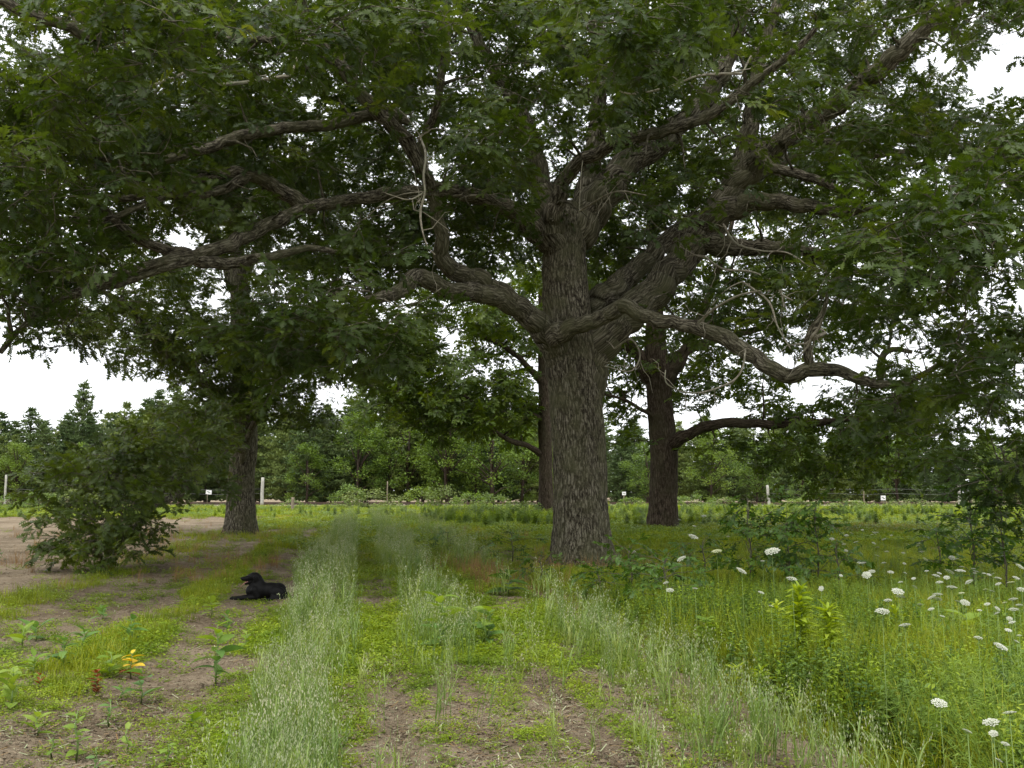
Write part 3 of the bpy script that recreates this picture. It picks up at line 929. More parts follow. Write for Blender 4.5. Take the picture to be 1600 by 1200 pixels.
C_MAIN = [
    (800, 170, 700, 190, 24, 37, 520), (350, 180, 420, 200, 20, 29, 240), (1250, 180, 360, 220, 24, 34, 210),
    (800, -40, 900, 130, 18, 34, 300), (650, 340, 200, 90, 25, 34, 80), (980, 400, 70, 40, 29, 36, 26), (1200, 480, 170, 70, 24, 31, 62), (560, 400, 150, 50, 26, 33, 45),
    (1480, 370, 130, 120, 13.0, 17.5, 48), (1500, 540, 110, 70, 14.5, 20, 28), (1560, 660, 40, 60, 14.5, 18, 12), (1582, 735, 26, 40, 15, 17, 8), (1390, 630, 90, 36, 20, 24, 16), (1340, 440, 120, 80, 18, 24, 26),
    (500, 490, 130, 60, 17, 22, 52), (560, 560, 60, 40, 18, 22, 12), (420, 560, 30, 36, 18, 21, 7),
    (225, 55, 110, 70, 13, 17, 30), (100, 300, 150, 130, 15.5, 21, 66), (60, 440, 90, 50, 15.5, 20, 24), (40, 190, 90, 120, 14, 20, 34), (200, 200, 120, 70, 16, 21, 22),
    (790, 225, 46, 40, 17, 20, 12), (750, 300, 50, 40, 20, 24, 9), (1010, 40, 110, 50, 14, 18, 26), (1190, 150, 60, 50, 15.5, 18, 12), (620, 60, 120, 60, 15, 20, 20), (420, 30, 120, 50, 14, 18, 20), (1560, 230, 60, 40, 15, 20, 12), (1500, 20, 130, 30, 16, 20, 20), (1420, 190, 110, 60, 20, 25, 30),
    (60, 520, 60, 24, 16.5, 18, 8), (1275, 190, 70, 50, 19, 23, 16), (1050, 330, 50, 40, 22, 26, 7), (960, 150, 60, 40, 22, 25, 8), (860, 120, 120, 80, 19, 23, 22), (330, 330, 70, 40, 21, 25, 10),
]
oak('oak_tree', 'massive old oak with thick furrowed grey trunk and sprawling crooked low limbs', (909, 880), T_MAIN, L_MAIN, D_MAIN, C_MAIN,
    'main', M['bark'], per=4.0, sides=(200, 26), step=(0.035, 0.08), nleafobj=300, free=(2.0, 27, 12.0, 16.5, 15.0, 9.0, 300))

T_LEFT = [(375, 846, 42, 74), (375, 830, 42, 60), (375, 812, 42, 52), (376, 780, 42, 47), (378, 740, 42, 44), (382, 690, 42, 41), (382, 640, 42, 38), (378, 580, 42, 36), (376, 520, 42, 34), (374, 450, 42, 30), (370, 380, 42, 24), (368, 300, 42, 18), (365, 200, 42, 10)]
L_LEFT = [
    [(382, 660, 42, 24), (350, 622, 41.3, 18), (300, 582, 40, 16), (260, 552, 39, 15), (225, 510, 38, 12), (195, 475, 37, 10), (150, 450, 36, 7)],
    [(378, 600, 42, 22), (420, 540, 41, 16), (470, 490, 40, 13), (530, 460, 39, 9)],
    [(374, 470, 42, 20), (335, 370, 42.5, 14), (300, 300, 43, 10), (260, 220, 43.5, 6)],
    [(374, 450, 42, 18), (420, 350, 42.5, 13), (450, 260, 43, 8)],
    [(382, 700, 41.8, 20), (358, 697, 39, 15), (332, 720, 35.5, 13), (305, 750, 32, 12), (272, 776, 30, 12), (240, 790, 28, 11), (216, 820, 26.7, 11), (206, 848, 26, 7)],
    [(300, 757, 31.8, 12), (260, 752, 30, 9), (210, 735, 28.4, 7), (150, 730, 27, 5)],
    [(376, 725, 41.5, 12), (393, 672, 41, 11), (412, 637, 40.5, 10), (430, 602, 40, 8), (445, 560, 39.5, 6)],
    [(380, 560, 42, 16), (310, 500, 43, 12), (270, 440, 44, 9), (200, 380, 45, 6)],
]
C_LEFT = [
    (370, 400, 200, 180, 37, 47, 190), (285, 565, 60, 45, 36, 41, 22), (190, 515, 70, 36, 35, 41, 22), (345, 610, 34, 50, 36, 40, 14), (120, 490, 70, 40, 35, 40, 16), (400, 520, 60, 60, 36, 40, 18), (430, 600, 50, 40, 36, 40, 12), (300, 520, 120, 50, 36, 42, 36), (460, 560, 80, 60, 36, 42, 34), (400, 630, 90, 26, 37, 41, 28), (330, 655, 40, 30, 36, 39, 12), (460, 650, 40, 26, 38, 41, 10),
    (240, 450, 110, 70, 36, 44, 40), (520, 540, 60, 60, 36, 42, 20), (360, 200, 220, 100, 38, 46, 60),
    (245, 705, 66, 34, 25.5, 29, 13), (185, 755, 52, 44, 24.5, 27, 14), (175, 815, 46, 40, 24, 26, 17), (140, 856, 36, 24, 23.4, 25, 7), (175, 866, 34, 16, 23.4, 24.5, 4), (125, 715, 28, 20, 25, 27, 3), (95, 765, 20, 22, 24.5, 26, 3), (345, 655, 24, 22, 33, 39, 5), (295, 690, 40, 26, 28, 34, 8), (310, 655, 50, 20, 31, 37, 10), (300, 735, 26, 26, 29, 33, 5), (340, 690, 26, 22, 33, 38, 6),
]
oak('oak_tree', 'oak beside the bare field with one leafy bough drooping to the ground', (375, 828), T_LEFT, L_LEFT, [], C_LEFT, 'left', M['bark'], per=3.8, size=1.05,
    sides=(110, 18), step=(0.06, 0.12), nleafobj=300, free=(-10.6, 42, 11.0, 10, 9, 8, 160), below=668)

T_RIGHT = [(1035, 850, 43, 80), (1035, 836, 43, 64), (1035, 818, 43, 55), (1036, 790, 43, 50), (1037, 740, 43, 47), (1036, 690, 43, 45), (1032, 640, 43, 43), (1028, 590, 43, 42), (1025, 540, 43, 36), (1022, 480, 43, 28), (1020, 400, 43, 20), (1015, 300, 43, 12)]
L_RIGHT = [
    [(1036, 705, 43, 26), (1058, 688, 42.6, 21), (1085, 673, 42, 18), (1120, 663, 41.5, 17), (1180, 662, 41, 16), (1240, 664, 40.5, 15), (1290, 660, 40, 12), (1340, 655, 39.5, 8), (1390, 680, 39, 5)],
    [(1032, 610, 43, 26), (1062, 565, 43, 21), (1085, 520, 43, 18), (1105, 470, 43, 14), (1130, 400, 43, 10), (1150, 320, 43, 6)],
    [(1028, 610, 43, 28), (1000, 560, 43, 22), (975, 530, 43, 16), (940, 500, 43.5, 10), (900, 470, 44, 6)],
    [(1028, 655, 42.8, 8), (1000, 638, 42.4, 7), (975, 625, 42, 6), (945, 616, 41.4, 4)],
    [(1030, 570, 43, 18), (1090, 540, 44, 14), (1160, 520, 45, 12), (1240, 500, 46, 9), (1330, 480, 46, 6)],
]
C_RIGHT = [
    (1130, 420, 280, 170, 39, 50, 190), (1080, 600, 60, 40, 40, 46, 12), (970, 610, 36, 60, 41, 46, 20), (1000, 690, 30, 26, 41, 45, 6), (1180, 620, 120, 36, 40, 46, 36), (1290, 650, 130, 46, 37.5, 43, 36), (1360, 715, 70, 36, 37, 41, 18), (1230, 700, 60, 26, 39, 42, 9), (1420, 640, 80, 60, 37, 43, 18), (1130, 700, 30, 36, 40, 42, 6), (1290, 735, 30, 24, 38, 41, 6), (1480, 600, 90, 50, 38, 44, 24),
    (960, 540, 60, 50, 42, 48, 16),
]
oak('oak_tree', 'dark brown oak with a long level bough standing in the meadow behind the massive oak', (1035, 830), T_RIGHT, L_RIGHT, [], C_RIGHT, 'far', M['bark_far'], per=4.0, size=1.15,
    sides=(100, 18), step=(0.06, 0.12), free=(8.0, 44, 11.0, 11, 9, 8, 150))

T_BACK = [(854, 800, 62, 34), (853, 785, 62, 27), (853, 760, 62, 24), (852, 700, 62, 22), (850, 620, 62, 20), (848, 540, 62, 16), (846, 460, 62, 11)]
L_BACK = [
    [(851, 715, 62, 12), (832, 700, 61.6, 10), (810, 692, 61, 9), (788, 684, 60, 8), (760, 660, 59, 7), (735, 625, 58, 5), (690, 605, 57, 4)],
    [(850, 600, 62, 12), (800, 550, 61, 9), (740, 520, 60, 6)], [(850, 560, 62, 10), (880, 500, 63, 8), (920, 450, 64, 5)],
    [(850, 655, 62, 8), (820, 640, 61, 6), (780, 600, 60, 4)],
]
C_BACK = [(740, 575, 150, 90, 54, 66, 130), (640, 610, 70, 60, 54, 60, 36), (790, 640, 60, 40, 57, 63, 26), (690, 650, 80, 26, 55, 60, 22), (850, 480, 120, 60, 56, 68, 50), (610, 560, 40, 60, 55, 60, 16)]
oak('oak_tree', 'slender far oak half hidden behind the massive trunk', (853, 785), T_BACK, L_BACK, [], C_BACK, 'far', M['bark_far'], per=4.5, size=1.5,
    sides=(60, 14), step=(0.1, 0.2), free=(1.5, 62, 10.5, 9, 8, 6, 60))


# ------------------------------------------------------------------ railway, fence posts and signs beyond the field
M['ballast'] = plain_mat('ballast', [(0.3, (0.30, 0.25, 0.20)), (0.6, (0.45, 0.38, 0.31)), (0.8, (0.55, 0.48, 0.41))], 3.0, 1.0, 0.05, 0.8, 12)
M['rail'] = plain_mat('rusty_rail', [(0.3, (0.05, 0.032, 0.024)), (0.7, (0.11, 0.07, 0.05))], 2.0, 0.7)
M['sleeper'] = plain_mat('sleeper_wood', [(0.3, (0.045, 0.035, 0.028)), (0.7, (0.10, 0.08, 0.065))], 3.0, 0.95)
M['post'] = plain_mat('weathered_post', [(0.3, (0.30, 0.29, 0.25)), (0.7, (0.52, 0.51, 0.45))], 9.0, 0.9, 0.1, 0.5, 30)
M['post_brown'] = plain_mat('brown_post', [(0.3, (0.16, 0.13, 0.09)), (0.7, (0.28, 0.24, 0.17))], 9.0, 0.9)
M['sign'] = plain_mat('sign_face', [(0.3, (0.72, 0.73, 0.72)), (0.7, (0.82, 0.82, 0.80))], 2.0, 0.5)
M['ink'] = plain_mat('sign_print', [(0.3, (0.03, 0.03, 0.03)), (0.7, (0.05, 0.05, 0.05))], 2.0, 0.6)
M['wire'] = plain_mat('fence_wire', [(0.3, (0.10, 0.10, 0.10)), (0.7, (0.18, 0.18, 0.17))], 2.0, 0.5)


def box(mb, x0, x1, y0, y1, z0, z1, mat=0, rot=0.0):
    vs = [(x, y, z) for x in (x0, x1) for y in (y0, y1) for z in (z0, z1)]
    fs = [(0, 1, 3, 2), (4, 6, 7, 5), (0, 4, 5, 1), (2, 3, 7, 6), (0, 2, 6, 4), (1, 5, 7, 3)]
    mb.add(vs, fs, mat)


RY = 101.0
track = empty('railway_track', (0, RY, 0.72), 'rusty rails on pale ballast running along the far edge of the field', 'railway')
mb = MB()
prof = [(-2.6, -0.25), (-1.7, 0.17), (1.7, 0.17), (2.6, -0.25)]
nX = 120
xx = np.linspace(-130, 130, nX)
vs, fs = [], []
for x in xx:
    for k, (y, z) in enumerate(prof):
        vs.append((x, y + 0.12 * (random.random() - 0.5), z + 0.05 * (random.random() - 0.5)))
for i in range(nX - 1):
    for k in range(3):
        a = i * 4 + k
        fs.append((a, a + 4, a + 5, a + 1))
mb.add(vs, fs, 0, False)
obj('ballast', mb.mesh('ballast', [M['ballast']]), track)
for y in (-0.72, 0.72):
    mb = MB()
    box(mb, -130, 130, y - 0.065, y + 0.065, 0.26, 0.285)
    box(mb, -130, 130, y - 0.012, y + 0.012, 0.285, 0.37)
    box(mb, -130, 130, y - 0.037, y + 0.037, 0.37, 0.415)
    obj('rail', mb.mesh('rail', [M['rail']]), track)
mb = MB()
for k in range(420):
    x = -130 + 0.62 * k + random.uniform(-0.03, 0.03)
    box(mb, x - 0.11, x + 0.11, -1.28, 1.28, 0.12, 0.262)
tag(obj('sleepers', mb.mesh('sleepers', [M['sleeper']]), track), kind='stuff')


def post(px, ytop, ybase, Y, w, mat, label, lean=0.0, group=None):
    p = at(px, ybase, Y); q = at(px, ytop, Y)
    z0 = min(gz(p[0], Y), p[2])
    h = q[2] - z0
    mb = MB()
    pts = [(lean * t * h + 0.01 * math.sin(9 * t), 0, h * t - 0.05 * (1 - t)) for t in np.linspace(0, 1, 7)]
    mb.tube(pts, [w * (1.05 - 0.15 * t) for t in np.linspace(0, 1, 7)], 9, 0)
    ob = obj('fence_post', mb.mesh('fence_post', [mat]), None, (p[0], Y, z0))
    return tag(ob, label, 'post', group)


post(409, 746, 789, 96, 0.15, M['post'], 'tall pale fence post right of the oak with the drooping bough', 0.01)
post(8, 742, 777, 97, 0.10, M['post'], 'thin pale fence post left of the drooping bough', 0.0)
post(1202, 758, 780, 97, 0.13, M['post'], 'pale fence post leaning slightly beside the light green young tree', -0.08)
post(1499, 757, 778, 97, 0.13, M['post'], 'upright pale fence post near the tall sapling in the meadow')
post(457, 777, 803, 82, 0.13, M['post_brown'], 'short brown stub post in the weeds before the railway')
post(605, 752, 784, 104, 0.06, M['post_brown'], 'thin dark stake rising from the round bush by the railway')
post(1350, 762, 782, 97, 0.05, M['post_brown'], 'thin grey stake in the fence before the pine wood')
post(975 - 0, 768, 782, 97, 0.05, M['post_brown'], 'short thin stake carrying the small white sign between the two trunks')
for nm, xa, xb, lab in (('fence_wire', 1202, 1499, 'two slack fence wires strung between pale posts on the meadow side'), ('fence_wire', 8, 409, 'two slack fence wires strung behind the drooping bough')):
    r = empty(nm, (0, 0, 0), lab, 'wire')
    for zz in (764, 771):
        a, b = at(xa, zz, 97), at(xb, zz, 97 if xb != 409 else 96)
        t = np.linspace(0, 1, 24)
        pts = a + (b - a) * t[:, None]; pts[:, 2] -= 0.10 * np.sin(np.pi * t * 3) ** 2
        mb = MB(); mb.tube(pts, [0.012] * 24, 4, 0)
        obj('wire', mb.mesh('wire', [M['wire']]), r)


def small_sign(px, py, Y, w, h, label, tilt=0.0):
    p = at(px, py, Y)
    g = gz(p[0], Y)
    r = empty('sign', (p[0], Y, g), label, 'sign')
    z = p[2] - g
    mb = MB(); mb.tube([(0, 0.03, -0.1), (0, 0.03, z + h * 0.4)], [0.025, 0.025], 6)
    obj('stake', mb.mesh('stake', [M['post_brown']]), r)
    mb = MB(); box(mb, -w / 2, w / 2, -0.012, 0.0, z - h / 2, z + h / 2)
    pl = obj('panel', mb.mesh('panel', [M['sign']]), r)
    pl.rotation_euler = (0, tilt, 0)
    mb = MB()
    for k, (a, b) in enumerate(((-0.32, 0.1), (-0.05, 0.36))):
        box(mb, w * a, w * b, -0.018, -0.0135, z + h * (0.02 - 0.22 * k), z + h * (0.16 - 0.22 * k))
    o = obj('printed_mark', mb.mesh('printed_mark', [M['ink']]), pl)


small_sign(324, 769, 95, 0.50, 0.36, 'small white sign with dark print left of the oak with the drooping bough', 0.1)
small_sign(1380, 778, 95, 0.42, 0.40, 'small white sign with dark print before the bushes across the meadow')
small_sign(975, 771, 96, 0.34, 0.30, 'small white sign between the massive trunk and the dark brown oak')


# ------------------------------------------------------------------ the pine wood beyond the railway
def pine_meshes(seed, h, spread, mat, dens=1.0):
    random.seed(seed)
    pts = [(0.05 * math.sin(t * 5 + seed), 0.05 * math.cos(t * 4), h * t) for t in np.linspace(0, 1, 9)]
    V, Q = sweep(pts, [0.14 * (1 - 0.93 * t) * h / 11 for t in np.linspace(0, 1, 9)], 7)
    tr = np_mesh('trunk', V, Q, [M['pine_bark']], True, {'bark': V})
    mb = MB()
    z = 0.06 * h
    while z < h * 0.985:
        f = z / h
        L = spread * (1 - f ** 1.6) ** 0.85 * min(1, 0.6 + f * 1.6) * (0.8 + 0.4 * random.random())
        nb = random.randint(5, 7)
        a0 = random.uniform(0, 6.28)
        for k in range(nb):
            a = a0 + k * 6.283 / nb + random.uniform(-0.3, 0.3)
            l = L * random.uniform(0.45, 1.15) + 0.12
            rise = random.uniform(-0.10, 0.22) + 0.35 * f
            d = np.array([math.cos(a), math.sin(a), rise])
            if l > 0.5:
                mb.tube([(0, 0, z), tuple(d * l * 0.5 + np.array([0, 0, z])), tuple(d * l * 0.95 + np.array([0, 0, z]))], [0.03, 0.02, 0.008], 3, 1, False)
            nt = max(2, int(l * 4.2 * dens))
            for q in range(nt):
                t = 0.25 + 0.75 * (q + random.random()) / nt
                c = np.array([0, 0, z]) + d * l * t + np.array([random.gauss(0, 0.16 * l * 0.5), random.gauss(0, 0.16 * l * 0.5), random.gauss(0, 0.10)])
                for _ in range(7):
                    e = rv(); e[2] = abs(e[2]) * 0.8 + 0.1; e /= np.linalg.norm(e)
                    w = np.cross(e, rv()); w /= max(np.linalg.norm(w), 1e-3)
                    ln = random.uniform(0.25, 0.5)
                    mb.add([c - w * 0.06, c + w * 0.06, c + e * ln + w * 0.03, c + e * ln - w * 0.03], [(0, 1, 2, 3)], 0)
        z += random.uniform(0.32, 0.52) * h / 11
    return tr, mb.mesh('crown', [mat, M['pine_bark']])


def leafy_meshes(seed, h, r, mat, n=2600, leaf=0.22, trunk=True, low=0.08, tall=None):
    random.seed(seed)
    nr = np.random.default_rng(seed)
    mb = MB()
    nc = 46
    cen = []
    for k in range(nc):
        f = nr.uniform(low, 0.95)
        w = r * math.sin(math.pi * min(0.97, 0.16 + 0.80 * f)) ** 0.8
        a, q = nr.uniform(0, 6.28), math.sqrt(nr.uniform(0.15, 1))
        cen.append((w * q * math.cos(a), w * q * math.sin(a), h * f))
    cr = 0.20 * (r + 0.3 * h) * 0.8
    for k in range(n):
        c = cen[k % nc]
        q = nr.normal(size=3); q = q / np.linalg.norm(q) * cr * nr.uniform(0.35, 1.0) * np.array([1, 1, 0.7])
        p = np.array(c) + q
        if p[2] < 0.02:
            continue
        d = nr.normal(size=3); d[2] *= 0.5; d /= np.linalg.norm(d)
        s = np.cross(d, nr.normal(size=3) * 0.5 + np.array([0, 0, 1.0])); s /= max(np.linalg.norm(s), 1e-3)
        l = leaf * nr.uniform(0.6, 1.3)
        mb.add([p, p + d * l * 0.5 + s * l * 0.28, p + d * l, p + d * l * 0.5 - s * l * 0.28], [(0, 1, 2, 3)], 0)
    tb = MB()
    tb.tube([(0, 0, -0.1), (0.03 * h, 0, 0.4 * h), (0, 0.02 * h, 0.85 * h)], [0.022 * h, 0.014 * h, 0.004 * h], 6, 0)
    for k in range(0, nc, 3):
        c = np.array(cen[k]); b = np.array([0.01 * h, 0, max(0.05 * h, c[2] * 0.55)])
        tb.tube([b, (b + c) / 2 + np.array([0, 0, 0.03 * h]), c], [0.009 * h, 0.006 * h, 0.003 * h], 4, 0)
    tm = tb.mesh('trunk', [M['pine_bark']])
    return tm, mb.mesh('crown', [mat])


PINES = [pine_meshes(11, 11, 3.2, M['pine_a']), pine_meshes(12, 11, 3.6, M['pine_a'], 0.9), pine_meshes(13, 11, 3.0, M['pine_b']), pine_meshes(14, 11, 4.0, M['pine_b'], 0.85), pine_meshes(15, 11, 3.4, M['pine_a'], 0.75)]
BROADS = [leafy_meshes(21, 6, 2.0, M['broad'], 5600, 0.15), leafy_meshes(22, 6, 2.4, M['broad'], 5600, 0.15), leafy_meshes(23, 6, 1.7, M['broad_pale'], 4600, 0.14)]
BUSHES = [leafy_meshes(31, 1.6, 1.4, M['broad'], 1500, 0.13, low=0.02), leafy_meshes(32, 1.5, 1.2, M['broad_pale'], 1400, 0.12, low=0.02), leafy_meshes(33, 1.4, 1.5, M['pine_b'], 1500, 0.12, low=0.02)]


def plant_tree(name, kit, X, Y, s, rz, label, cat, group=None, sx=1.0):
    r = empty(name, (X, Y, gz(X, Y) - 0.03), label, cat, group, rz, s)
    r.scale = (s * sx, s * sx, s)
    obj('trunk', kit[0], r); obj('crown', kit[1], r)
    return r


def px_tree(name, kit, h0, px, ytop, Y, label, cat, group=None, sx=1.0):
    p = at(px, ytop, Y)
    s = (p[2] - gz(p[0], Y)) / h0
    return plant_tree(name, kit, p[0], Y, max(s, 0.15), random.uniform(0, 6.28), label, cat, group, sx)


random.seed(5)
G1, G2 = 'dark green pines at the edge of the wood', 'pale green pines at the edge of the wood'
GB = 'pines deeper in the wood'


def top_at(px):
    k = [(-80, 640), (0, 640), (60, 640), (100, 655), (180, 640), (240, 618), (330, 622), (420, 625), (520, 628), (600, 616), (700, 615), (800, 622), (900, 640), (1000, 655), (1100, 645), (1250, 655), (1400, 662), (1500, 668), (1700, 660)]
    return np.interp(px, [a for a, b in k], [b for a, b in k])


x = -110
i = 0
while x < 1720:
    k = i % 5
    pale = k in (2, 3)
    Y = random.uniform(108, 116)
    px_tree('pine_tree', PINES[k], 11, x, top_at(x) + random.choice((-14, 0, 10, 24, 44)) + random.uniform(-6, 6), Y,
            'pale green pine at the front edge of the wood beyond the railway' if pale else 'dark green pine at the front edge of the wood beyond the railway', 'tree', G2 if pale else G1, 1.05)
    x += random.uniform(34, 60); i += 1
x = -130
while x < 1740:
    px_tree('pine_tree', PINES[random.randint(0, 4)], 11, x, top_at(x) + random.uniform(-4, 14), random.uniform(120, 132), 'tall pine rising deeper in the wood behind the front row', 'tree', GB, 1.2)
    x += random.uniform(40, 62)
x = -150
while x < 1760:
    px_tree('pine_tree', PINES[random.randint(0, 4)], 11, x, top_at(x) + random.uniform(2, 22), random.uniform(138, 150), 'tall pine rising deeper in the wood behind the front row', 'tree', GB, 1.5)
    x += random.uniform(44, 66)
px_tree('pine_tree', PINES[0], 11, 132, 600, 118, 'tallest pine standing above the wood left of the drooping bough', 'tree', None, 0.95)
px_tree('pine_tree', PINES[1], 11, 250, 612, 119, 'broad pine with a feathery top just behind the drooping bough', 'tree', None, 1.1)
px_tree('young_tree', BROADS[2], 6, 1252, 700, 100 - 3.5, 'light green young leafy tree standing out against the dark pine wood', 'tree', None, 0.85)
for j, (px, yt) in enumerate(((130, 690), (160, 702), (560, 640), (640, 625), (700, 640), (770, 622), (815, 665), (690, 700), (745, 705), (610, 690), (480, 690), (1010, 690), (1110, 668), (1180, 690), (1400, 684), (1560, 690), (30, 690))):
    px_tree('leafy_tree', BROADS[j % 2], 6, px, yt, random.uniform(105, 110), 'round leafy tree among the pines beyond the railway', 'tree', 'leafy trees mixed into the edge of the wood', 1.0)
for j, (px, yt, Y, kit, sx, lab) in enumerate((
        (575, 764, 88, 2, 1.9, 'wide dark round bush by the railway beyond the oat rows'),
        (545, 756, 92, 1, 1.0, 'upright yellow-green bush beside the wide dark bush'),
        (660, 760, 93, 0, 1.2, 'pair bush of blue-green leaves before the railway'),
        (690, 758, 91, 2, 1.2, 'bush of narrow greyish leaves before the railway'),
        (770, 770, 70, 1, 1.3, 'bright leafy bush left of the massive trunk'),
        (740, 768, 82, 0, 1.5, 'spreading green bush between the oat rows and the far oak'),
        (820, 782, 60, 1, 1.6, 'low bright bush beside the massive trunk'),
        (1240, 778, 84, 0, 2.6, 'low dark bush at the foot of the light green young tree'),
        (1330, 781, 80, 0, 3.0, 'long low dark bush before the small white sign'),
        (1430, 779, 84, 2, 2.8, 'low bush right of the small white sign'),
        (1540, 776, 88, 2, 2.4, 'low pale bush behind the tall sapling'),
        (1080, 772, 78, 1, 1.6, 'yellowish bush beside the dark brown oak'),
        (1130, 776, 84, 0, 2.0, 'green bush right of the dark brown oak'),
        (985, 776, 86, 0, 1.6, 'small bush seen between the two trunks'),
        (60, 768, 88, 1, 2.2, 'pale bush at the far edge of the bare field'),
        (110, 762, 90, 2, 2.0, 'grey-green bush at the far edge of the bare field'),
        (455, 780, 86, 1, 1.8, 'low leafy bush right of the tall pale post'),
        (20, 772, 86, 1, 2.0, 'low pale weedy bush by the thin pale post'))):
    px_tree('bush', BUSHES[kit], (1.6, 1.5, 1.4)[kit], px, yt, Y, lab, 'bush', None, sx)


# ------------------------------------------------------------------ growth on the ground
def blade(mb, base, d, L, w, bend, mat=0, seg=4, twist=0.0):
    base = np.asarray(base, float)
    hd = np.array([math.cos(d), math.sin(d), 0]); s = np.array([-math.sin(d), math.cos(d), 0])
    vs = []
    for k in range(seg + 1):
        t = k / seg
        a = bend * t
        c = base + hd * (L * (1 - math.cos(a)) / max(bend, 0.01)) + np.array([0, 0, L * math.sin(a) / max(bend, 0.01)])
        ww = w * (1 - t ** 1.8) + 0.0006
        vs += [c - s * ww, c + s * ww]
    mb.add(vs, [(2 * k, 2 * k + 1, 2 * k + 3, 2 * k + 2) for k in range(seg)], mat, True)


def grass_tuft(seed, n, h, w, spread, bend, mats):
    random.seed(seed); mb = MB()
    for k in range(n):
        a, q = random.uniform(0, 6.28), spread * random.random() ** 0.5
        blade(mb, (q * math.cos(a), q * math.sin(a), -0.02), a + random.gauss(0, 0.8), h * random.uniform(0.5, 1.1), w * random.uniform(0.7, 1.2), random.uniform(0.2, bend), 0, 4)
    return mb.mesh('grass_tuft', [M[m] for m in mats])


def oat_tuft(seed):
    random.seed(seed); mb = MB()
    for k in range(4):
        bx, by = random.gauss(0, 0.05), random.gauss(0, 0.05)
        h = random.uniform(0.55, 0.82); a = random.uniform(0, 6.28); ln = random.uniform(0.03, 0.14)
        pts = [np.array([bx + ln * t * t * math.cos(a), by + ln * t * t * math.sin(a), h * t - 0.02]) for t in (0, 0.4, 0.75, 1.0)]
        mb.tube(pts, [0.0028, 0.0025, 0.002, 0.0012], 3, 0, False)
        for q in range(3):
            t = random.uniform(0.15, 0.6)
            blade(mb, (bx + ln * t * t * math.cos(a), by + ln * t * t * math.sin(a), h * t), random.uniform(0, 6.28), random.uniform(0.18, 0.32), 0.006, random.uniform(0.7, 1.8), 0, 4)
        for q in range(9):
            t = random.uniform(0.68, 1.02)
            c = np.array([bx + ln * t * t * math.cos(a), by + ln * t * t * math.sin(a), h * t])
            d = random.uniform(0, 6.28); rr = random.uniform(0.01, 0.055) * (1.35 - t)* 2.4
            tip = c + np.array([rr * math.cos(d), rr * math.sin(d), random.uniform(-0.02, 0.02)])
            l = random.uniform(0.018, 0.03); s = np.array([-math.sin(d), math.cos(d), 0]) * 0.0045
            e = tip + np.array([0.004 * math.cos(d), 0.004 * math.sin(d), -l])
            m = (tip + e) / 2
            mb.add([tip, m + s, e, m - s], [(0, 1, 2, 3)], 1)
            mb.add([c, c + np.array([0.001, 0, 0]), tip], [(0, 1, 2)], 1)
    return mb.mesh('oat_tuft', [M['oat_leaf'], M['oat_head']])


def low_weed(seed, n=30, r=0.19, h=0.11, leaf=0.045, mat='low'):
    random.seed(seed); mb = MB()
    for k in range(n):
        a, q = random.uniform(0, 6.28), r * random.random() ** 0.6
        b = np.array([q * math.cos(a), q * math.sin(a), h * random.uniform(0.15, 1.0) * (1.1 - 0.6 * q / r)])
        d = np.array([math.cos(a + random.gauss(0, 0.7)), math.sin(a + random.gauss(0, 0.7)), random.uniform(-0.2, 0.6)])
        l = leaf * random.uniform(0.6, 1.3)
        add_leaf(mb, b, d, np.array([0, 0, 1.0]) + 0.4 * rv(), l, l * random.uniform(0.5, 0.9), [0, 0.35, 0.7, 1.0], [0.03, 0.45, 0.40, 0.0], 0.2, 0.3, 0, False)
        if k % 3 == 0:
            mb.tube([(0, 0, -0.01), tuple(b)], [0.0022, 0.0016], 3, 0, False)
    return mb.mesh('low_weed', [M[mat]])


def leafy_stalk(seed, h, n, leaf, mat, stems=3, wid=0.28):
    random.seed(seed); mb = MB()
    for s in range(stems):
        bx, by = random.gauss(0, 0.06), random.gauss(0, 0.06)
        hh = h * random.uniform(0.7, 1.1); lx, ly = random.gauss(0, 0.10) * h, random.gauss(0, 0.10) * h
        f = lambda t: np.array([bx + lx * t * t, by + ly * t * t, hh * t - 0.02])
        mb.tube([f(0), f(0.5), f(1)], [0.0045, 0.0035, 0.0015], 4, 0, False)
        for k in range(n):
            t = 0.15 + 0.85 * k / n
            a = k * 2.4 + random.uniform(-0.3, 0.3)
            d = np.array([math.cos(a), math.sin(a), random.uniform(-0.1, 0.6)])
            l = leaf * (1.2 - 0.75 * t) * random.uniform(0.8, 1.2)
            add_leaf(mb, f(t), d, np.array([0, 0, 1.0]) + 0.3 * rv(), l, l * wid * 1.9, [0, 0.3, 0.65, 1.0], [0.03, 0.5, 0.42, 0.0], 0.25, random.uniform(0.2, 0.7), 0, False)
    return mb.mesh('leafy_stalk', [M[mat]])


def feather_tuft(seed, h=0.45):
    random.seed(seed); mb = MB()
    for s in range(7):
        a = random.uniform(0, 6.28); rr = random.uniform(0.08, 0.26); hh = h * random.uniform(0.7, 1.1)
        f = lambda t: np.array([rr * t ** 1.4 * math.cos(a), rr * t ** 1.4 * math.sin(a), hh * t - 0.02])
        mb.tube([f(0), f(0.5), f(1)], [0.003, 0.002, 0.001], 3, 0, False)
        for k in range(26):
            t = random.uniform(0.25, 1.0)
            d = rv(); d[2] = d[2] * 0.6 + 0.25; d /= np.linalg.norm(d)
            p = f(t); l = random.uniform(0.05, 0.12) * (1.2 - 0.6 * t)
            w = np.cross(d, rv()); w = w / max(np.linalg.norm(w), 1e-3) * 0.0022
            mb.add([p - w, p + w, p + d * l], [(0, 1, 2)], 0)
    return mb.mesh('feather_tuft', [M['feather']])


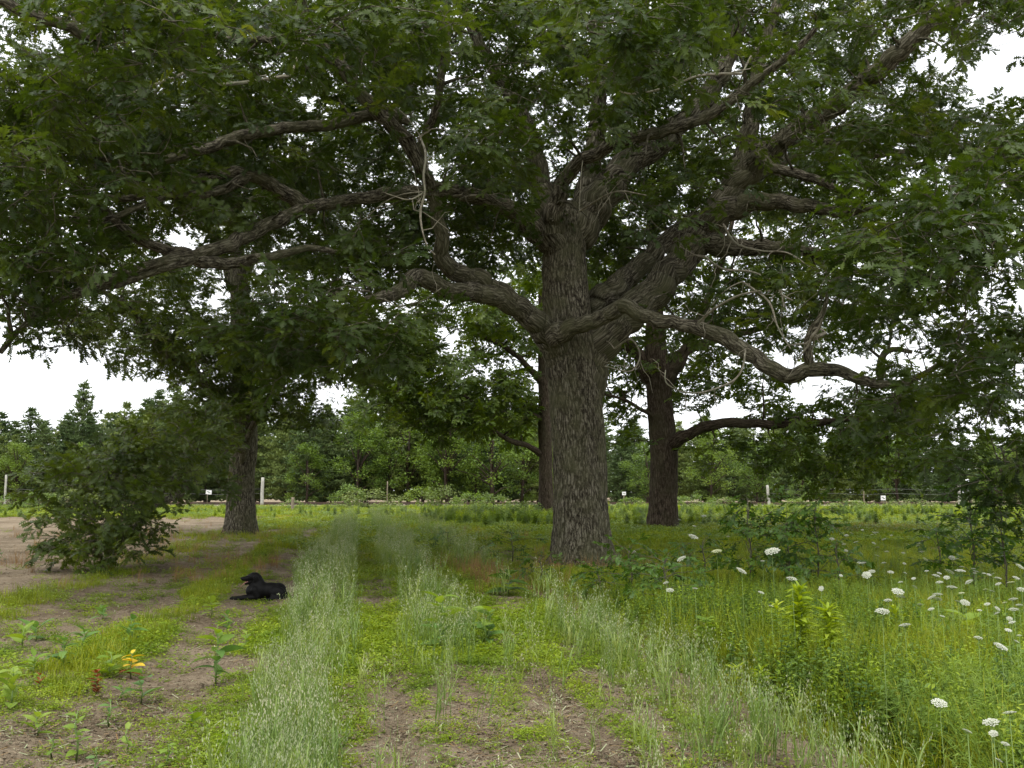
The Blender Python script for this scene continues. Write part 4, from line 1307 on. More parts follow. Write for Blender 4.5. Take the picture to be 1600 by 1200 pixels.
def samples(n, y0, y1, margin=3.0, power=1.0):
    """ground points inside the field of view (and a margin), more of them near the camera"""
    t = rng.random(n)
    if abs(power - 1) < 1e-6:
        Y = y0 * (y1 / y0) ** t
    else:
        e = 1 - power
        Y = (y0 ** e + (y1 ** e - y0 ** e) * t) ** (1 / e)
    X = (rng.random(n) * 2 - 1) * (0.50 * Y + margin)
    return X, Y


def put(name, meshes, X, Y, S, label, cat, tilt=0.12, sink=0.0):
    Z = ground_z(X, Y) - sink
    n = len(X)
    R = np.stack([rng.normal(size=n) * tilt, rng.normal(size=n) * tilt, rng.random(n) * 6.283], -1)
    print(name, n)
    return scatter(name, make_models(name, meshes), np.stack([X, Y, Z], -1), R, S, rng.integers(0, len(meshes), n), None, label, cat)


def lobe(u, a, b, soft=0.15):
    return sstep(a - soft, a + soft, u) * (1 - sstep(b - soft, b + soft, u))


# sown oats in three long rows
X, Y = samples(24000, 5.2, 70, 2.0, 1.2)
X2, Y2 = samples(26000, 24, 72, 0.0, 1.0)
X, Y = np.concatenate([X, X2]), np.concatenate([Y, Y2])
u = ucoord(X, Y) + 0.30 * (fbm(X * 0.35, Y * 0.35, seed=61, octv=2) - 0.5)
patch = fbm(X * 1.1, Y * 0.7, seed=63)
left = np.interp(Y, [6, 9, 13, 17, 22, 30, 60], [-0.60, -0.72, -0.92, -1.08, -1.3, -1.1, -0.9])
d = sstep(left - 0.12, left + 0.14, u) * (1 - sstep(-0.22, -0.04, u)) * 0.50 * sstep(0.26, 0.58, patch + 0.08)
d = np.maximum(d, lobe(u, 0.55, 1.40, 0.2) * sstep(9.5, 12.5, Y) * 0.45 * sstep(0.34, 0.6, patch + 0.06) * (1 - 0.8 * lobe(Y, 17.5, 21, 1)))
d = np.maximum(d, lobe(u, 2.25, 3.0, 0.2) * (0.20 + 0.2 * sstep(8, 10, Y)) * sstep(0.36, 0.62, patch + 0.06) * (1 - 0.85 * lobe(Y, 19, 26, 2)))
d = np.maximum(d, 0.02 * lobe(u, 0.1, 3.1, 0.1) * (Y < 13))
keep = rng.random(len(X)) < d
X, Y = X[keep], Y[keep]
put('oat_rows', [oat_tuft(200 + i) for i in range(6)], X, Y, rng.uniform(0.5, 0.85, len(X)) * (1 + 0.30 * sstep(10, 16, Y)) * (1 - 0.12 * sstep(26, 50, Y)), 'pale seeding oats standing in long sown rows', 'oats', 0.10)

# low bright weeds between the rows and over the left strips
X, Y = samples(82000, 5.0, 60, 3.0, 1.3)
u = ucoord(X, Y)
n1 = fbm(X * 0.9, Y * 0.55, seed=71); n2 = fbm(X * 3.1, Y * 3.1, seed=73, octv=3)
lines = 0.09 + 0.6 * lobe(u, 1.82, 2.08, 0.06) + 0.8 * lobe(u, -0.22, 0.06, 0.06) + 0.28 * lobe(u, 0.48, 0.66, 0.06) + 0.34 * lobe(u, 2.35, 2.8, 0.12) + 0.22 * lobe(u, 1.1, 1.4, 0.1)
d = lobe(u, -0.7, 3.1, 0.15) * (lines + (1 - lines) * sstep(9.6, 14.0, Y + 4.0 * (n1 - 0.5)))
d = d * (1 - 0.85 * np.exp(-((u - 0.33) / 0.15) ** 2) * (Y < 11)) * (1 - 0.8 * np.exp(-((u - 1.70) / 0.18) ** 2) * (Y < 11)) * (1 - 0.85 * np.exp(-((u - 3.15) / 0.25) ** 2))
d = d * (1 - 0.85 * lobe(u, -0.02, 0.62, 0.1) * lobe(Y, 17, 23, 1.0))
d = np.maximum(d, 0.80 * lobe(u, -3.1, -2.25, 0.2) * sstep(7.5, 10.0, Y))
d = np.maximum(d, 0.8 * lobe(u, -1.25, -0.05, 0.2) * (1 - 0.4 * sstep(13, 20, Y)))
d = np.maximum(d, 0.38 * sstep(-2.6, -3.2, u) * (Y < 11.5))
d = np.maximum(d, 0.34 * lobe(u, -5.9, -4.9, 0.3) * (Y > 13))
d = np.maximum(d, 0.20 * lobe(u, -4.7, -3.2, 0.2) * (Y > 10))
d = np.maximum(d, 0.12 * lobe(u, -2.2, -1.2, 0.1))
d = np.where((u < -6.1) & (Y > 13), 0.010, d)
d = d * sstep(0.36, 0.54, n1 * 0.55 + n2 * 0.45 + 0.08 * (u > -0.2))
d = np.where(u > 3.3, 0.45, d)
keep = rng.random(len(X)) < d
X, Y = X[keep], Y[keep]
put('low_weeds', [low_weed(300 + i, 44, 0.17, 0.09, 0.027) for i in range(5)] + [low_weed(310, 30, 0.14, 0.17, 0.034), low_weed(311, 46, 0.2, 0.06, 0.022)], X, Y,
    rng.uniform(0.6, 1.3, len(X)) * (1 + 0.5 * sstep(14, 40, Y)) * (1 - 0.42 * sstep(12.5, 9.0, Y)), 'low bright green weeds carpeting the tilled strips', 'weeds', 0.15)

# short grass on the left strips and below the oaks
X, Y = samples(36000, 5.2, 42, 4.0, 1.15)
u = ucoord(X, Y)
n1 = fbm(X * 0.5, Y * 0.3, seed=81); n2 = fbm(X * 2.0, Y * 2.0, seed=83, octv=2)
d = 0.65 * lobe(u, -3.0, -2.4, 0.2) * sstep(8, 12, Y) * sstep(0.36, 0.5, n1 * 0.6 + n2 * 0.4)
d = np.maximum(d, 0.55 * lobe(u, -5.9, -4.9, 0.4) * sstep(0.34, 0.5, n1 * 0.6 + n2 * 0.4) * sstep(12, 18, Y))
d = np.maximum(d, 0.6 * sstep(30, 40, Y) * lobe(u, -5.6, -1.0, 0.6) * sstep(0.42, 0.54, n1))
d = np.maximum(d, 0.9 * np.exp(-(((X + 9.4) / 2.6) ** 2 + ((Y - 40) / 2.6) ** 2)))
d = np.maximum(d, 0.25 * lobe(u, -0.2, 3.3, 0.2) * (Y > 22))
d = np.maximum(d, 0.26 * sstep(-2.6, -3.4, u) * (Y < 10) * sstep(0.45, 0.6, n1))
d = np.where(u > 3.3, 0.42, d)
keep = rng.random(len(X)) < d
X, Y = X[keep], Y[keep]
put('short_grass', [grass_tuft(400 + i, 34, 0.24, 0.0045, 0.18, 1.5, ('grass',)) for i in range(5)], X, Y,
    rng.uniform(0.45, 0.95, len(X)) * (1 + 0.25 * sstep(16, 40, Y)), 'short green grass on the strips and around the oaks', 'grass', 0.1)

# low weedy turf of the far field
X, Y = samples(26000, 33, 99, 4.0, 0.9)
u = ucoord(X, Y)
n1 = fbm(X * 0.22, Y * 0.14, seed=85)
d = 0.9 * (u > -1.4) * np.ones_like(X)
d = np.maximum(d, 0.7 * lobe(u, -5.4, -1.0, 0.6) * sstep(0.42, 0.54, n1))
d = np.maximum(d, 0.8 * sstep(60, 70, Y + 10 * (n1 - 0.5)) * (u < 0))
keep = rng.random(len(X)) < d
X, Y = X[keep], Y[keep]
put('field_weeds', [grass_tuft(430 + i, 70, 0.22, 0.011, 0.42, 1.4, ('grass',)) for i in range(3)] + [low_weed(440 + i, 90, 0.5, 0.20, 0.075, 'low') for i in range(3)] + [low_weed(445, 80, 0.45, 0.3, 0.075, 'broad_pale')], X, Y,
    rng.uniform(0.6, 1.15, len(X)), 'low weedy growth covering the far field up to the railway', 'weeds', 0.06)

# rough leafy growth behind the massive oak and across the far meadow
X, Y = samples(15000, 30, 92, 4.0, 0.9)
u = ucoord(X, Y)
n1 = fbm(X * 0.16, Y * 0.10, seed=87); n2 = fbm(X * 0.5, Y * 0.4, seed=89, octv=2)
d = (0.75 * sstep(43, 48, Y) * sstep(3.4, 5.5, u) + 0.16 * (u > -30) * (u < 4) * sstep(60, 72, Y)) * sstep(0.40, 0.56, n1 * 0.6 + n2 * 0.4 + 0.03) * (1 - 0.9 * sstep(14, 18, u) * lobe(Y, 34, 66, 3))
keep = rng.random(len(X)) < d
X, Y = X[keep], Y[keep]
put('rough_weeds', [leafy_stalk(460 + i, 0.8, 22, 0.16, m, 7, 0.26) for i, m in enumerate(('broad', 'broad_pale', 'goldenrod', 'broad', 'low'))], X, Y,
    rng.uniform(0.55, 1.0, len(X)) * (1.0 - 0.35 * sstep(60, 90, Y)), 'rough leafy weeds behind the massive oak and across the far meadow', 'weeds', 0.15)

# crumbs, straw and dead leaves lying on the bare soil
X, Y = samples(30000, 5.0, 40, 3.0, 1.35)
u = ucoord(X, Y)
keep = (u < 3.4) & (rng.random(len(X)) < 0.35 + 0.65 * (fbm(X * 1.3, Y * 1.3, seed=88) > 0.5))
X, Y = X[keep], Y[keep]
def crumb(seed, mat):
    random.seed(seed); mb = MB()
    for k in range(9):
        c = np.array([random.gauss(0, 0.12), random.gauss(0, 0.12), 0.002]); r = random.uniform(0.006, 0.02)
        o6 = [c + r * np.array(v) * random.uniform(0.6, 1.2) for v in ((1, 0, 0), (0, 1, 0), (-1, 0, 0), (0, -1, 0), (0, 0, 0.7), (0, 0, -0.4))]
        mb.add(o6, [(0, 1, 4), (1, 2, 4), (2, 3, 4), (3, 0, 4), (1, 0, 5), (2, 1, 5), (3, 2, 5), (0, 3, 5)], 0)
    for k in range(2):
        c = np.array([random.gauss(0, 0.12), random.gauss(0, 0.12), 0.008]); a = random.uniform(0, 6.28); l = random.uniform(0.02, 0.09)
        d_ = np.array([math.cos(a), math.sin(a), random.uniform(-0.05, 0.25)]) * l; w_ = np.array([-math.sin(a), math.cos(a), 0]) * 0.003
        mb.add([c - w_, c + w_, c + d_ + w_, c + d_ - w_], [(0, 1, 2, 3)], 1)
    return mb.mesh('crumbs', [M['soil'], M[mat]])
put('soil_litter', [crumb(480 + i, m) for i, m in enumerate(('dry', 'oat_head', 'oat_head', 'dry', 'oat_head'))], X, Y, rng.uniform(0.7, 1.5, len(X)), 'crumbs of soil and dry straw lying on the bare strips', 'litter', 0.05)

# tall meadow on the right
X, Y = samples(64000, 5.0, 44, 4.0, 1.2)
u = ucoord(X, Y)
n1 = fbm(X * 0.6, Y * 0.6, seed=91); n2 = fbm(X * 1.7, Y * 1.7, seed=93)
me_ = sstep(3.25, 3.75, u + 0.35 * (n2 - 0.5))
trunkside = np.exp(-(((X - 1.6) / 3.2) ** 2 + ((Y - 25.5) / 4.5) ** 2))
hgt = (0.84 - 0.30 * sstep(10, 20, Y)) * (1 - 0.62 * trunkside) * (1 - 0.3 * sstep(30, 40, Y))
a = rng.random(len(X))
k1 = a < me_ * (0.10 + 0.55 * sstep(0.44, 0.58, n1)) * 0.62
put('tall_grass', [grass_tuft(500 + i, 26, 0.62, 0.0045, 0.16, 1.9, ('grass',)) for i in range(5)], X[k1], Y[k1],
    rng.uniform(0.55, 1.1, k1.sum()) * hgt[k1], 'tall yellow-green grass filling the meadow', 'grass', 0.22)
a = rng.random(len(X))
k2 = a < me_ * (0.16 + 0.34 * sstep(0.56, 0.44, n1))
put('meadow_weeds', [leafy_stalk(600 + i, 0.50, 15, 0.085, 'broad') for i in range(4)] + [leafy_stalk(610 + i, 0.55, 18, 0.075, 'low', 3, 0.2) for i in range(3)] + [leafy_stalk(620, 0.55, 18, 0.08, 'sapling'), leafy_stalk(621, 0.6, 20, 0.07, 'goldenrod', 2, 0.16)], X[k2], Y[k2],
    rng.uniform(0.55, 1.15, k2.sum()) * hgt[k2] * 1.1, 'leafy green weeds crowding the meadow', 'weeds', 0.18)
a = rng.random(len(X))
fe = fbm(X * 0.45 + 7, Y * 0.45, seed=97, octv=2)
k3 = a < sstep(3.4, 3.8, u) * 0.32 * sstep(0.52, 0.64, fe) * (Y < 15)
put('feathery_weeds', [feather_tuft(650 + i) for i in range(4)], X[k3], Y[k3], rng.uniform(0.7, 1.25, k3.sum()), 'feathery blue-green wild carrot foliage at the meadow edge', 'weeds', 0.15)

# dry reddish grass: beside the massive trunk and across the far meadow
X, Y = samples(60000, 9, 75, 3.0, 1.1)
px, py = project(np.stack([X, Y, ground_z(X, Y)], -1))
u = ucoord(X, Y)
n1 = fbm(X * 0.5, Y * 0.5, seed=99)
d = 0.32 * np.exp(-(((u - 2.7) / 0.7) ** 2 + ((Y - 23.5) / 3.0) ** 2))
d = np.maximum(d, 0.2 * np.exp(-(((X - 1.7) / 1.6) ** 2 + ((Y - 25.6) / 1.2) ** 2)))
d = np.maximum(d, 0.95 * sstep(13, 18, u) * lobe(Y, 40, 64, 4) * sstep(0.36, 0.5, n1))
d = np.maximum(d, 0.30 * lobe(u, 2.2, 6, 1.0) * lobe(Y, 32, 60, 5) * sstep(0.45, 0.55, n1))
d = np.maximum(d, 0.10 * (u < -2) * (Y > 20) * sstep(0.5, 0.6, n1))
d = np.maximum(d, 0.35 * (u > -1) * sstep(44, 52, Y) * sstep(0.50, 0.60, fbm(X * 0.12, Y * 0.12, seed=101)))
keep = rng.random(len(X)) < d
X, Y = X[keep], Y[keep]
put('dry_grass', [grass_tuft(700 + i, 16, 0.5, 0.0035, 0.12, 1.2, ('dry',)) for i in range(4)], X, Y, rng.uniform(0.5, 1.0, len(X)) * (1 - 0.45 * sstep(30, 50, Y)),
    'dry reddish grass beside the massive trunk and across the far meadow', 'grass', 0.15)


# ------------------------------------------------------------------ single plants
def leaf_mesh(mat, wid=0.45, droop=0.45, fold=0.25):
    mb = MB()
    add_leaf(mb, (0, 0, 0), (1, 0, 0), (0, 0, 1), 1.0, wid * 2, ELL_T, [w * 0.9 for w in ELL_W], fold, droop, 0, False)
    return mb.mesh('leaf', [M[mat]])


LEAF = {}
for mat in ('milkweed', 'milkweed_light', 'yellow', 'rust', 'goldenrod', 'sapling'):
    LEAF[mat] = [leaf_mesh(mat, 0.24, 0.4), leaf_mesh(mat, 0.20, 0.65), leaf_mesh(mat, 0.27, 0.2, 0.4)]
BROADLEAF = {m: [leaf_mesh(m, 0.36, 0.3), leaf_mesh(m, 0.33, 0.5)] for m in ('milkweed', 'milkweed_light', 'sapling')}
STEM = MB(); STEM.tube([(0, 0, -0.03), (0.015, 0.0, 0.35), (-0.01, 0.01, 0.7), (0.0, 0.0, 1.0)], [0.0075, 0.0065, 0.005, 0.003], 6, 0)
STEM_ME = STEM.mesh('stem', [M['stem']])


def plant(name, label, px, ybase, ytop, nleaf, leaf_px, mats, group=None, wide=1.0, broad=False, pairs=True, upright=0.5, cat='plant', first=0.12, whirl=2.4):
    g = ground_at(px, ybase)
    h = max(0.12, (ybase - ytop) * g[1] / F)
    r = empty(name, g, label, cat, group, random.uniform(0, 6.28))
    st = obj('stem', STEM_ME, r); st.scale = (0.7 + h, 0.7 + h, h)
    ll = leaf_px * g[1] / F
    for k in range(nleaf):
        t = first + (1 - first) * (k + 0.5) / nleaf
        a = (k // 2) * 1.57 + (k % 2) * 3.14 + random.uniform(-0.35, 0.35) if pairs else k * whirl + random.uniform(-0.4, 0.4)
        src = (BROADLEAF if broad else LEAF)[mats[min(len(mats) - 1, int(t * len(mats)))]]
        o = obj('leaf', random.choice(src), r, (0, 0, h * t))
        L = ll * random.uniform(0.75, 1.2) * (1.15 - 0.55 * abs(t - 0.45))
        o.scale = (L, L * random.uniform(0.85, 1.15) * wide, L)
        o.rotation_euler = (random.gauss(0, 0.25), -random.uniform(0.0, 1.0) * upright - 0.5 * max(0, t - 0.6), a)
    return r


random.seed(77)
LW = ['milkweed', 'milkweed_light']
plant('milkweed', 'tall leafy plant with a yellowish top leaf on the bare path', 337, 1066, 972, 16, 34, ['milkweed', 'milkweed', 'milkweed_light'])
plant('milkweed', 'plant with a few broad rounded leaves beside the yellow-leaved plant', 220, 1092, 1040, 5, 34, ['milkweed'], None, 1.0, True)
plant('yellowing_plant', 'plant with bright yellow and rusty leaves on the left strip', 205, 1052, 1014, 12, 21, ['rust', 'yellow', 'yellow'], upright=0.35)
plant('milkweed', 'green plant just left of the yellow-leaved plant', 172, 1052, 1014, 7, 30, ['milkweed_light'])
plant('rusty_weed', 'reddish brown dying weed below the yellow-leaved plant', 150, 1082, 1042, 22, 13, ['rust'], pairs=False, upright=0.9)
plant('rusty_weed', 'small reddish brown weed stalk left of the larger rusty weed', 62, 1072, 1046, 10, 10, ['rust'], pairs=False, upright=0.9)
SM = (('young upright leafy seedling on bare soil, tallest of the soil patch', 119, 1178, 1100, 12, 24), ('thin pale seedling with one pair of high leaves', 171, 1128, 1085, 7, 18),
      ('small seedling with a pale withered tip', 198, 1164, 1126, 8, 18), ('bushy yellow-green seedling on the bottom edge of the soil patch', 148, 1200, 1156, 10, 20),
      ('low grey-green seedling beside the tallest seedling', 82, 1172, 1140, 8, 18), ('broad spreading seedling with blue-green leaves', 58, 1140, 1104, 8, 26),
      ('leafy plant in the shaded left strip', 99, 1038, 988, 14, 24), ('plant with wide drooping leaves at the shaded soil', 36, 1006, 976, 7, 30), ('plant with one long wide leaf above the shaded soil', 56, 998, 974, 5, 32),
      ('large clump of pale green leaves at the left strip', 18, 1098, 1036, 16, 32), ('leafy plant behind the large pale green clump', 52, 1050, 1018, 10, 26), ('twin stalk plant between soil and green strip', 130, 1012, 978, 9, 22),
      ('dark leafy plant in the green strip', 205, 1000, 962, 12, 22), ('leafy plant lying low before the dog', 330, 960, 934, 8, 20), ('leafy weed right of the dog path', 355, 985, 955, 9, 18),
      ('small leafy weed at the end of the dog path', 385, 1010, 985, 9, 16), ('small pair-leaved weed on the path', 190, 1085, 1070, 6, 16), ('yellowish weed at the path edge near the oats', 262, 1185, 1150, 11, 20), ('leafy weed leaning into the oat row', 355, 1180, 1130, 13, 26),
      ('bright weed between path and oats', 300, 1130, 1100, 10, 20), ('low weed under the drooping bough', 160, 965, 945, 8, 18))
for lab, px, yb, yt, n, lp in SM:
    plant('leafy_weed', lab, px, yb, yt, n, lp, [random.choice(LW)], upright=0.8)
plant('milkweed', 'tall milkweed standing in the middle oat row', 690, 1012, 928, 18, 36, ['milkweed', 'milkweed_light'])
plant('milkweed', 'shorter milkweed right of the one in the middle oat row', 764, 1002, 944, 16, 34, ['milkweed', 'milkweed_light'])
plant('milkweed', 'dark broad-leaved milkweed in the shade before the massive trunk', 795, 928, 894, 8, 34, ['sapling'], None, 1.0, True)
plant('milkweed', 'large milkweed with wide pale leaves among the white flowers', 1512, 1022, 958, 12, 44, ['milkweed', 'milkweed_light'], None, 1.0, True)
plant('leafy_weed', 'bushy lobed weed at the meadow edge before the massive trunk', 1105, 1012, 962, 26, 20, ['milkweed_light'], None, 1.0, True)
for lab, px, yb, yt in (('tall bright yellow-green goldenrod, highest of the pair', 1252, 1045, 916), ('bright yellow-green goldenrod leaning beside the taller one', 1296, 1052, 948)):
    plant('goldenrod', lab, px, yb, yt, 190, 24, ['goldenrod'], None, 0.6, pairs=False, upright=0.9)
for lab, px, yb, yt, n in (('slim goldenrod stalk behind the goldenrod pair', 1215, 1010, 940, 34), ('low goldenrod at the soil edge of the meadow', 1190, 1092, 1040, 30), ('yellow-green weed among the white flowers', 1400, 1000, 950, 30), ('leafy goldenrod in the corner of the meadow', 1440, 1150, 1092, 40), ('small goldenrod by the orange leaf', 1150, 1075, 1035, 22)):
    plant('goldenrod', lab, px, yb, yt, int(n * 1.8), 20, ['goldenrod'], None, 0.6, pairs=False, upright=0.9)


def sapling(label, px, ybase, ytop, nspray, spread_px):
    g = ground_at(px, ybase)
    h = (ybase - ytop) * g[1] / F
    sp = spread_px * g[1] / F
    r = empty('oak_sapling', g, label, 'sapling', None)
    mb = MB(); mb.tube([(0, 0, -0.03), (0.03, 0, 0.4 * h), (-0.02, 0.02, 0.75 * h), (0, 0, h)], [0.016, 0.012, 0.008, 0.004], 6, 0)
    twig = []
    obj_ = []
    for k in range(nspray):
        t = 0.22 + 0.78 * (k + random.random()) / nspray
        a = k * 2.4 + random.uniform(-0.5, 0.5)
        l = sp * random.uniform(0.2, 0.8) * (1.15 - 0.7 * t)
        c = np.array([l * math.cos(a), l * math.sin(a), h * t + random.uniform(-0.02, 0.10) * h])
        mb.tube([(0, 0, h * (t - 0.08)), tuple(c * np.array([0.5, 0.5, 1]) - np.array([0, 0, 0.02])), tuple(c)], [0.006, 0.005, 0.003], 4, 0, False)
        obj_.append((c, a))
    obj('stem', mb.mesh('stem', [M['twig']]), r)
    for c, a in obj_:
        o = obj('leaf_spray', random.choice(SAP), r, c)
        s = random.uniform(0.55, 0.95) * min(1, 0.45 + 0.4 * h)
        o.scale = (s, s, s)
        o.rotation_euler = (random.gauss(0, 0.3), random.uniform(-0.3, 0.6), a)
    return r


SAP = [oak_spray(150 + i, 6, ('sapling',), True) for i in range(4)]
for lab, px, yb, yt, n, w in (
        ('tall sapling with dark hanging leaves at the left end of the meadow thicket', 1172, 915, 778, 15, 44), ('bushy dark green sapling behind the tallest white flower', 1232, 918, 800, 17, 60),
        ('dark sapling right of the tallest white flower', 1278, 918, 782, 16, 50), ('low dark sapling at the right of the thicket', 1310, 925, 840, 9, 50), ('slender tall sapling standing alone among the white flowers', 1522, 925, 758, 22, 44),
        ('short dark sapling beside the slender tall sapling', 1468, 900, 812, 9, 50), ('dark sapling behind the milkweed with wide leaves', 1572, 940, 800, 13, 44),
        ('low oak seedling at the right foot of the massive trunk', 985, 930, 850, 16, 74), ('small oak seedling close against the massive trunk', 935, 925, 880, 10, 60), ('bushy seedling between the massive trunk and the white flowers', 1040, 945, 868, 18, 90),
        ('leafy seedling below the dark brown oak', 1100, 905, 840, 12, 60), ('bushy seedling left of the massive trunk', 800, 880, 830, 12, 80), ('low seedling before the milkweed shade', 700, 860, 830, 8, 60), ('low oak seedling in the shaded grass left of the massive trunk', 845, 905, 866, 10, 56)):
    sapling(lab, px, yb, yt, n, w)


# ------------------------------------------------------------------ wild carrot flowers
def umbel_mesh(seed, mat):
    random.seed(seed); mb = MB()
    n = 44
    for k in range(n):
        a, q = k * 2.39996, math.sqrt((k + 0.5) / n)
        c = np.array([0.5 * q * math.cos(a), 0.5 * q * math.sin(a), 0.06 - 0.13 * q * q + random.uniform(-0.02, 0.02)])
        mb.tube([(0, 0, -0.30), tuple(c * 0.6 + np.array([0, 0, -0.10])), tuple(c)], [0.008, 0.006, 0.005], 3, 1, False)
        for j in range(7):
            b = j * 0.9 + random.random()
            rr = 0.055 * random.uniform(0.3, 1.0)
            p = c + np.array([rr * math.cos(b), rr * math.sin(b), random.uniform(0, 0.03)])
            s = random.uniform(0.026, 0.044); o = random.uniform(0, 1.5)
            mb.add([p + s * np.array([math.cos(o + i * 1.257), math.sin(o + i * 1.257), random.uniform(-0.2, 0.3)]) for i in range(5)], [(0, 1, 2, 3, 4)], 0)
    return mb.mesh('flower_head', [M[mat], M['stem']])


UMB = [umbel_mesh(800 + i, 'umbel') for i in range(4)]
UMBG = [umbel_mesh(810 + i, 'umbel_green') for i in range(2)]
CSTEM = MB(); CSTEM.tube([(0, 0, 0), (0.02, 0.01, 0.5), (0, 0, 1)], [0.003, 0.0026, 0.0022], 5, 0)
CSTEM_ME = CSTEM.mesh('stem', [M['stem']])


def carrot(px, py, size, label, group, pale=False):
    Y = 0.10 * F / size
    for _ in range(10):
        X = at(px, py, Y)[0]
        hmax, hmin = 1.05, 0.58
        z = CAMZ - (py - HZ) * Y / F - gz(X, Y)
        if z > hmax: Y = F * (CAMZ - hmax - gz(X, Y)) / (py - HZ)
        elif z < hmin: Y = F * (CAMZ - hmin - gz(X, Y)) / (py - HZ)
        else: break
    p = at(px, py, Y)
    g = gz(p[0], Y)
    h = p[2] - g
    r = empty('wild_carrot', (p[0], Y, g), label, 'flower', group, random.uniform(-0.5, 0.5))
    s = size * Y / F
    st = obj('stem', CSTEM_ME, r); st.scale = (0.8, 0.8, h - 0.22 * s)
    hd = obj('flower_head', random.choice(UMBG if pale else UMB), r, (0, 0, h))
    k_ = random.uniform(0.8, 1.1)
    hd.scale = (s * k_, s * k_ * random.uniform(0.85, 1.1), s * random.uniform(0.6, 1.1))
    hd.rotation_euler = (random.gauss(0.22, 0.25), random.gauss(0, 0.25), 0)


random.seed(31)
for x, y, s, lab in ((550, 215, 60, 'largest white umbel on a tall stalk before the dark sapling thicket'), (223, 155, 48, 'white umbel standing before the foot of the dark brown oak'), (172, 247, 46, 'tilted white umbel low left of the dark brown oak'),
                     (633, 330, 48, 'white umbel just above the taller goldenrod'), (424, 297, 42, 'flat white umbel left of the largest umbel'), (1010, 465, 70, 'wide creamy umbel right of the goldenrod pair'),
                     (1248, 848, 72, 'big white umbel over the feathery leaves at the meadow edge'), (1505, 613, 60, 'white umbel below the milkweed with wide pale leaves')):
    carrot(1000 + x / 2.667, 780 + y / 2.667, s / 2.667, lab, None)
G_UM = 'white wild carrot flowers scattered over the meadow'
for x, y, s in ((108, 347, 22), (125, 378, 30), (230, 371, 28), (505, 388, 32), (547, 444, 22), (1103, 523, 44), (1410, 576, 40), (1540, 887, 56), (1462, 927, 60), (1365, 965, 46), (1473, 975, 42), (1523, 1018, 42), (1497, 1087, 36),
                (1235, 318, 40), (1248, 345, 36), (1045, 303, 26), (927, 265, 28), (966, 300, 32), (945, 315, 36), (1075, 383, 46), (1085, 405, 34), (1033, 420, 36), (1145, 365, 28), (1168, 438, 28), (1240, 395, 36), (1215, 408, 40), (1240, 414, 40),
                (1355, 430, 40), (1370, 343, 36), (1300, 365, 46), (1290, 300, 46), (1335, 297, 40), (1278, 326, 24), (1213, 457, 28), (1260, 487, 26), (1447, 436, 26), (1468, 382, 24), (1493, 328, 28), (1493, 352, 26), (1585, 280, 40), (1590, 375, 38), (1568, 327, 32),
                (1555, 415, 36), (1580, 440, 36), (1557, 458, 44), (1490, 455, 30), (1488, 474, 30), (1540, 497, 26), (1550, 512, 26), (1535, 545, 28), (1570, 592, 26), (1580, 567, 22), (1300, 243, 28), (1170, 220, 20), (990, 235, 24), (900, 178, 26), (850, 187, 20),
                (860, 150, 20), (800, 165, 20), (965, 148, 18), (1460, 225, 24), (1500, 185, 18), (1105, 307, 20), (755, 372, 20), (510, 257, 16), (1525, 205, 22), (1420, 262, 22), (1400, 300, 24), (1415, 462, 24), (1325, 425, 22), (1085, 345, 22), (1140, 330, 18)):
    carrot(1000 + x / 2.667, 780 + y / 2.667, s / 2.667, 'white wild carrot umbel among many others in the meadow', G_UM)
for k in range(46):
    px = random.uniform(1310, 1600); py = random.uniform(826, 900)
    carrot(px, py, random.uniform(5.5, 8.5), 'white wild carrot umbel among many others in the meadow', G_UM)
for x, y, s in ((1440, 375, 26), (1545, 345, 32), (320, 215, 44), (1340, 390, 22), (1190, 250, 22), (1520, 430, 24)):
    carrot(1000 + x / 2.667, 780 + y / 2.667, s / 2.667, 'unripe greenish wild carrot umbel in the meadow', 'greenish unripe wild carrot flowers', True)
for k in range(5):
    px, py = ((1062, 812), (1085, 822), (1100, 806), (990, 862), (1138, 838))[k]
    carrot(px, py, 7, 'tiny white umbel near the foot of the dark brown oak', 'tiny white flowers by the dark brown oak')


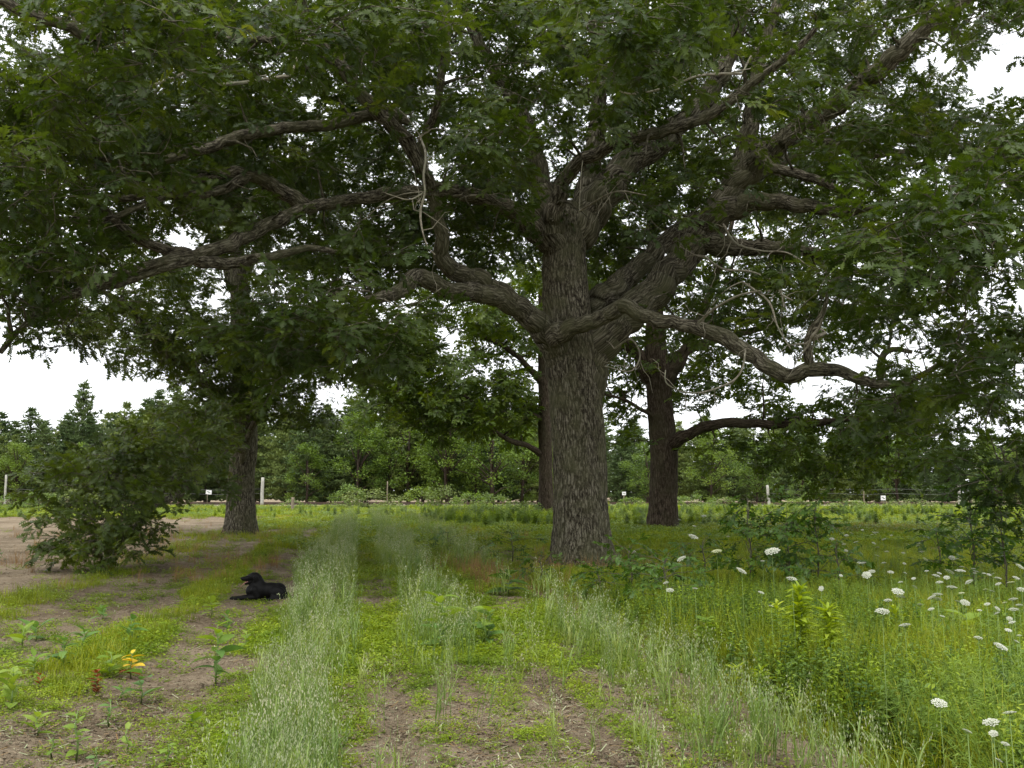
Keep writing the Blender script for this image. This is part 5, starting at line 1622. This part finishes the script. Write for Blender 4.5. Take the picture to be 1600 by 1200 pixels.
# ------------------------------------------------------------------ the dog
def dog(px, py):
    g = ground_at(px, py)
    root = empty('dog', (g[0], g[1], g[2]), 'black dog lying beside the oat row, mouth open and pink tongue out', 'dog', None, math.radians(190), 1.06)
    body = DOG_BODY
    m, nt, b, out = new_mat('black_fur')
    tcn = nt.nodes.new('ShaderNodeTexCoord')
    mpn = nt.nodes.new('ShaderNodeMapping'); mpn.inputs['Scale'].default_value = (30, 120, 120)
    nt.links.new(tcn.outputs['Object'], mpn.inputs['Vector'])
    f = noise(nt, mpn.outputs['Vector'], 1.0, 3)
    nt.links.new(ramp(nt, f, [(0.3, (0.004, 0.004, 0.004)), (0.7, (0.009, 0.0085, 0.008))]), b.inputs['Base Color'])
    b.inputs['Roughness'].default_value = 0.5
    b.inputs['Specular IOR Level'].default_value = 0.10
    bn = nt.nodes.new('ShaderNodeBump'); bn.inputs['Strength'].default_value = 0.3; bn.inputs['Distance'].default_value = 0.004
    nt.links.new(f, bn.inputs['Height']); nt.links.new(bn.outputs['Normal'], b.inputs['Normal'])
    body.materials.clear(); body.materials.append(m)
    for p in body.polygons:
        p.use_smooth = True
    obj('body', body, root)
    M['tongue'] = plain_mat('tongue', [(0.3, (0.50, 0.19, 0.17)), (0.7, (0.66, 0.30, 0.27))], 20, 0.35, 0.5)
    M['nose'] = plain_mat('wet_nose', [(0.3, (0.008, 0.008, 0.008)), (0.7, (0.015, 0.015, 0.015))], 20, 0.25, 0.5)
    M['eye'] = plain_mat('dark_eye', [(0.3, (0.02, 0.010, 0.005)), (0.7, (0.04, 0.02, 0.01))], 20, 0.08, 0.6)
    mb = MB()
    rows = [(0.00, 0.312, 0.020), (0.04, 0.304, 0.023), (0.08, 0.292, 0.025), (0.115, 0.270, 0.025), (0.145, 0.245, 0.023), (0.165, 0.220, 0.017), (0.172, 0.208, 0.006)]
    vs, fs = [], []
    for x, z, w in rows:
        vs += [(x, -w, z), (x, 0, z - 0.005), (x, w, z), (x, w * 0.9, z - 0.008), (x, 0, z - 0.012), (x, -w * 0.9, z - 0.008)]
    for i in range(len(rows) - 1):
        for k in range(6):
            a, b2 = i * 6 + k, i * 6 + (k + 1) % 6
            fs.append((a, b2, b2 + 6, a + 6))
    fs.append(tuple(range(5, -1, -1))); fs.append(tuple(range((len(rows) - 1) * 6, len(rows) * 6)))
    mb.add(vs, fs, 0, True)
    obj('tongue', mb.mesh('tongue', [M['tongue']]), root)

    def blob(name, c, r, mat):
        b_ = bmesh.new(); bmesh.ops.create_icosphere(b_, subdivisions=2, radius=1.0)
        for v in b_.verts:
            v.co = (v.co.x * r[0], v.co.y * r[1], v.co.z * r[2])
        mm = bpy.data.meshes.new(name); b_.to_mesh(mm); b_.free(); mm.materials.append(M[mat])
        for p in mm.polygons: p.use_smooth = True
        obj(name, mm, root, c)
    blob('nose', (0.158, 0, 0.350), (0.016, 0.020, 0.015), 'nose')
    for s in (-1, 1):
        blob('eye', (0.050, s * 0.046, 0.388), (0.010, 0.008, 0.010), 'eye')


dog(392, 935)
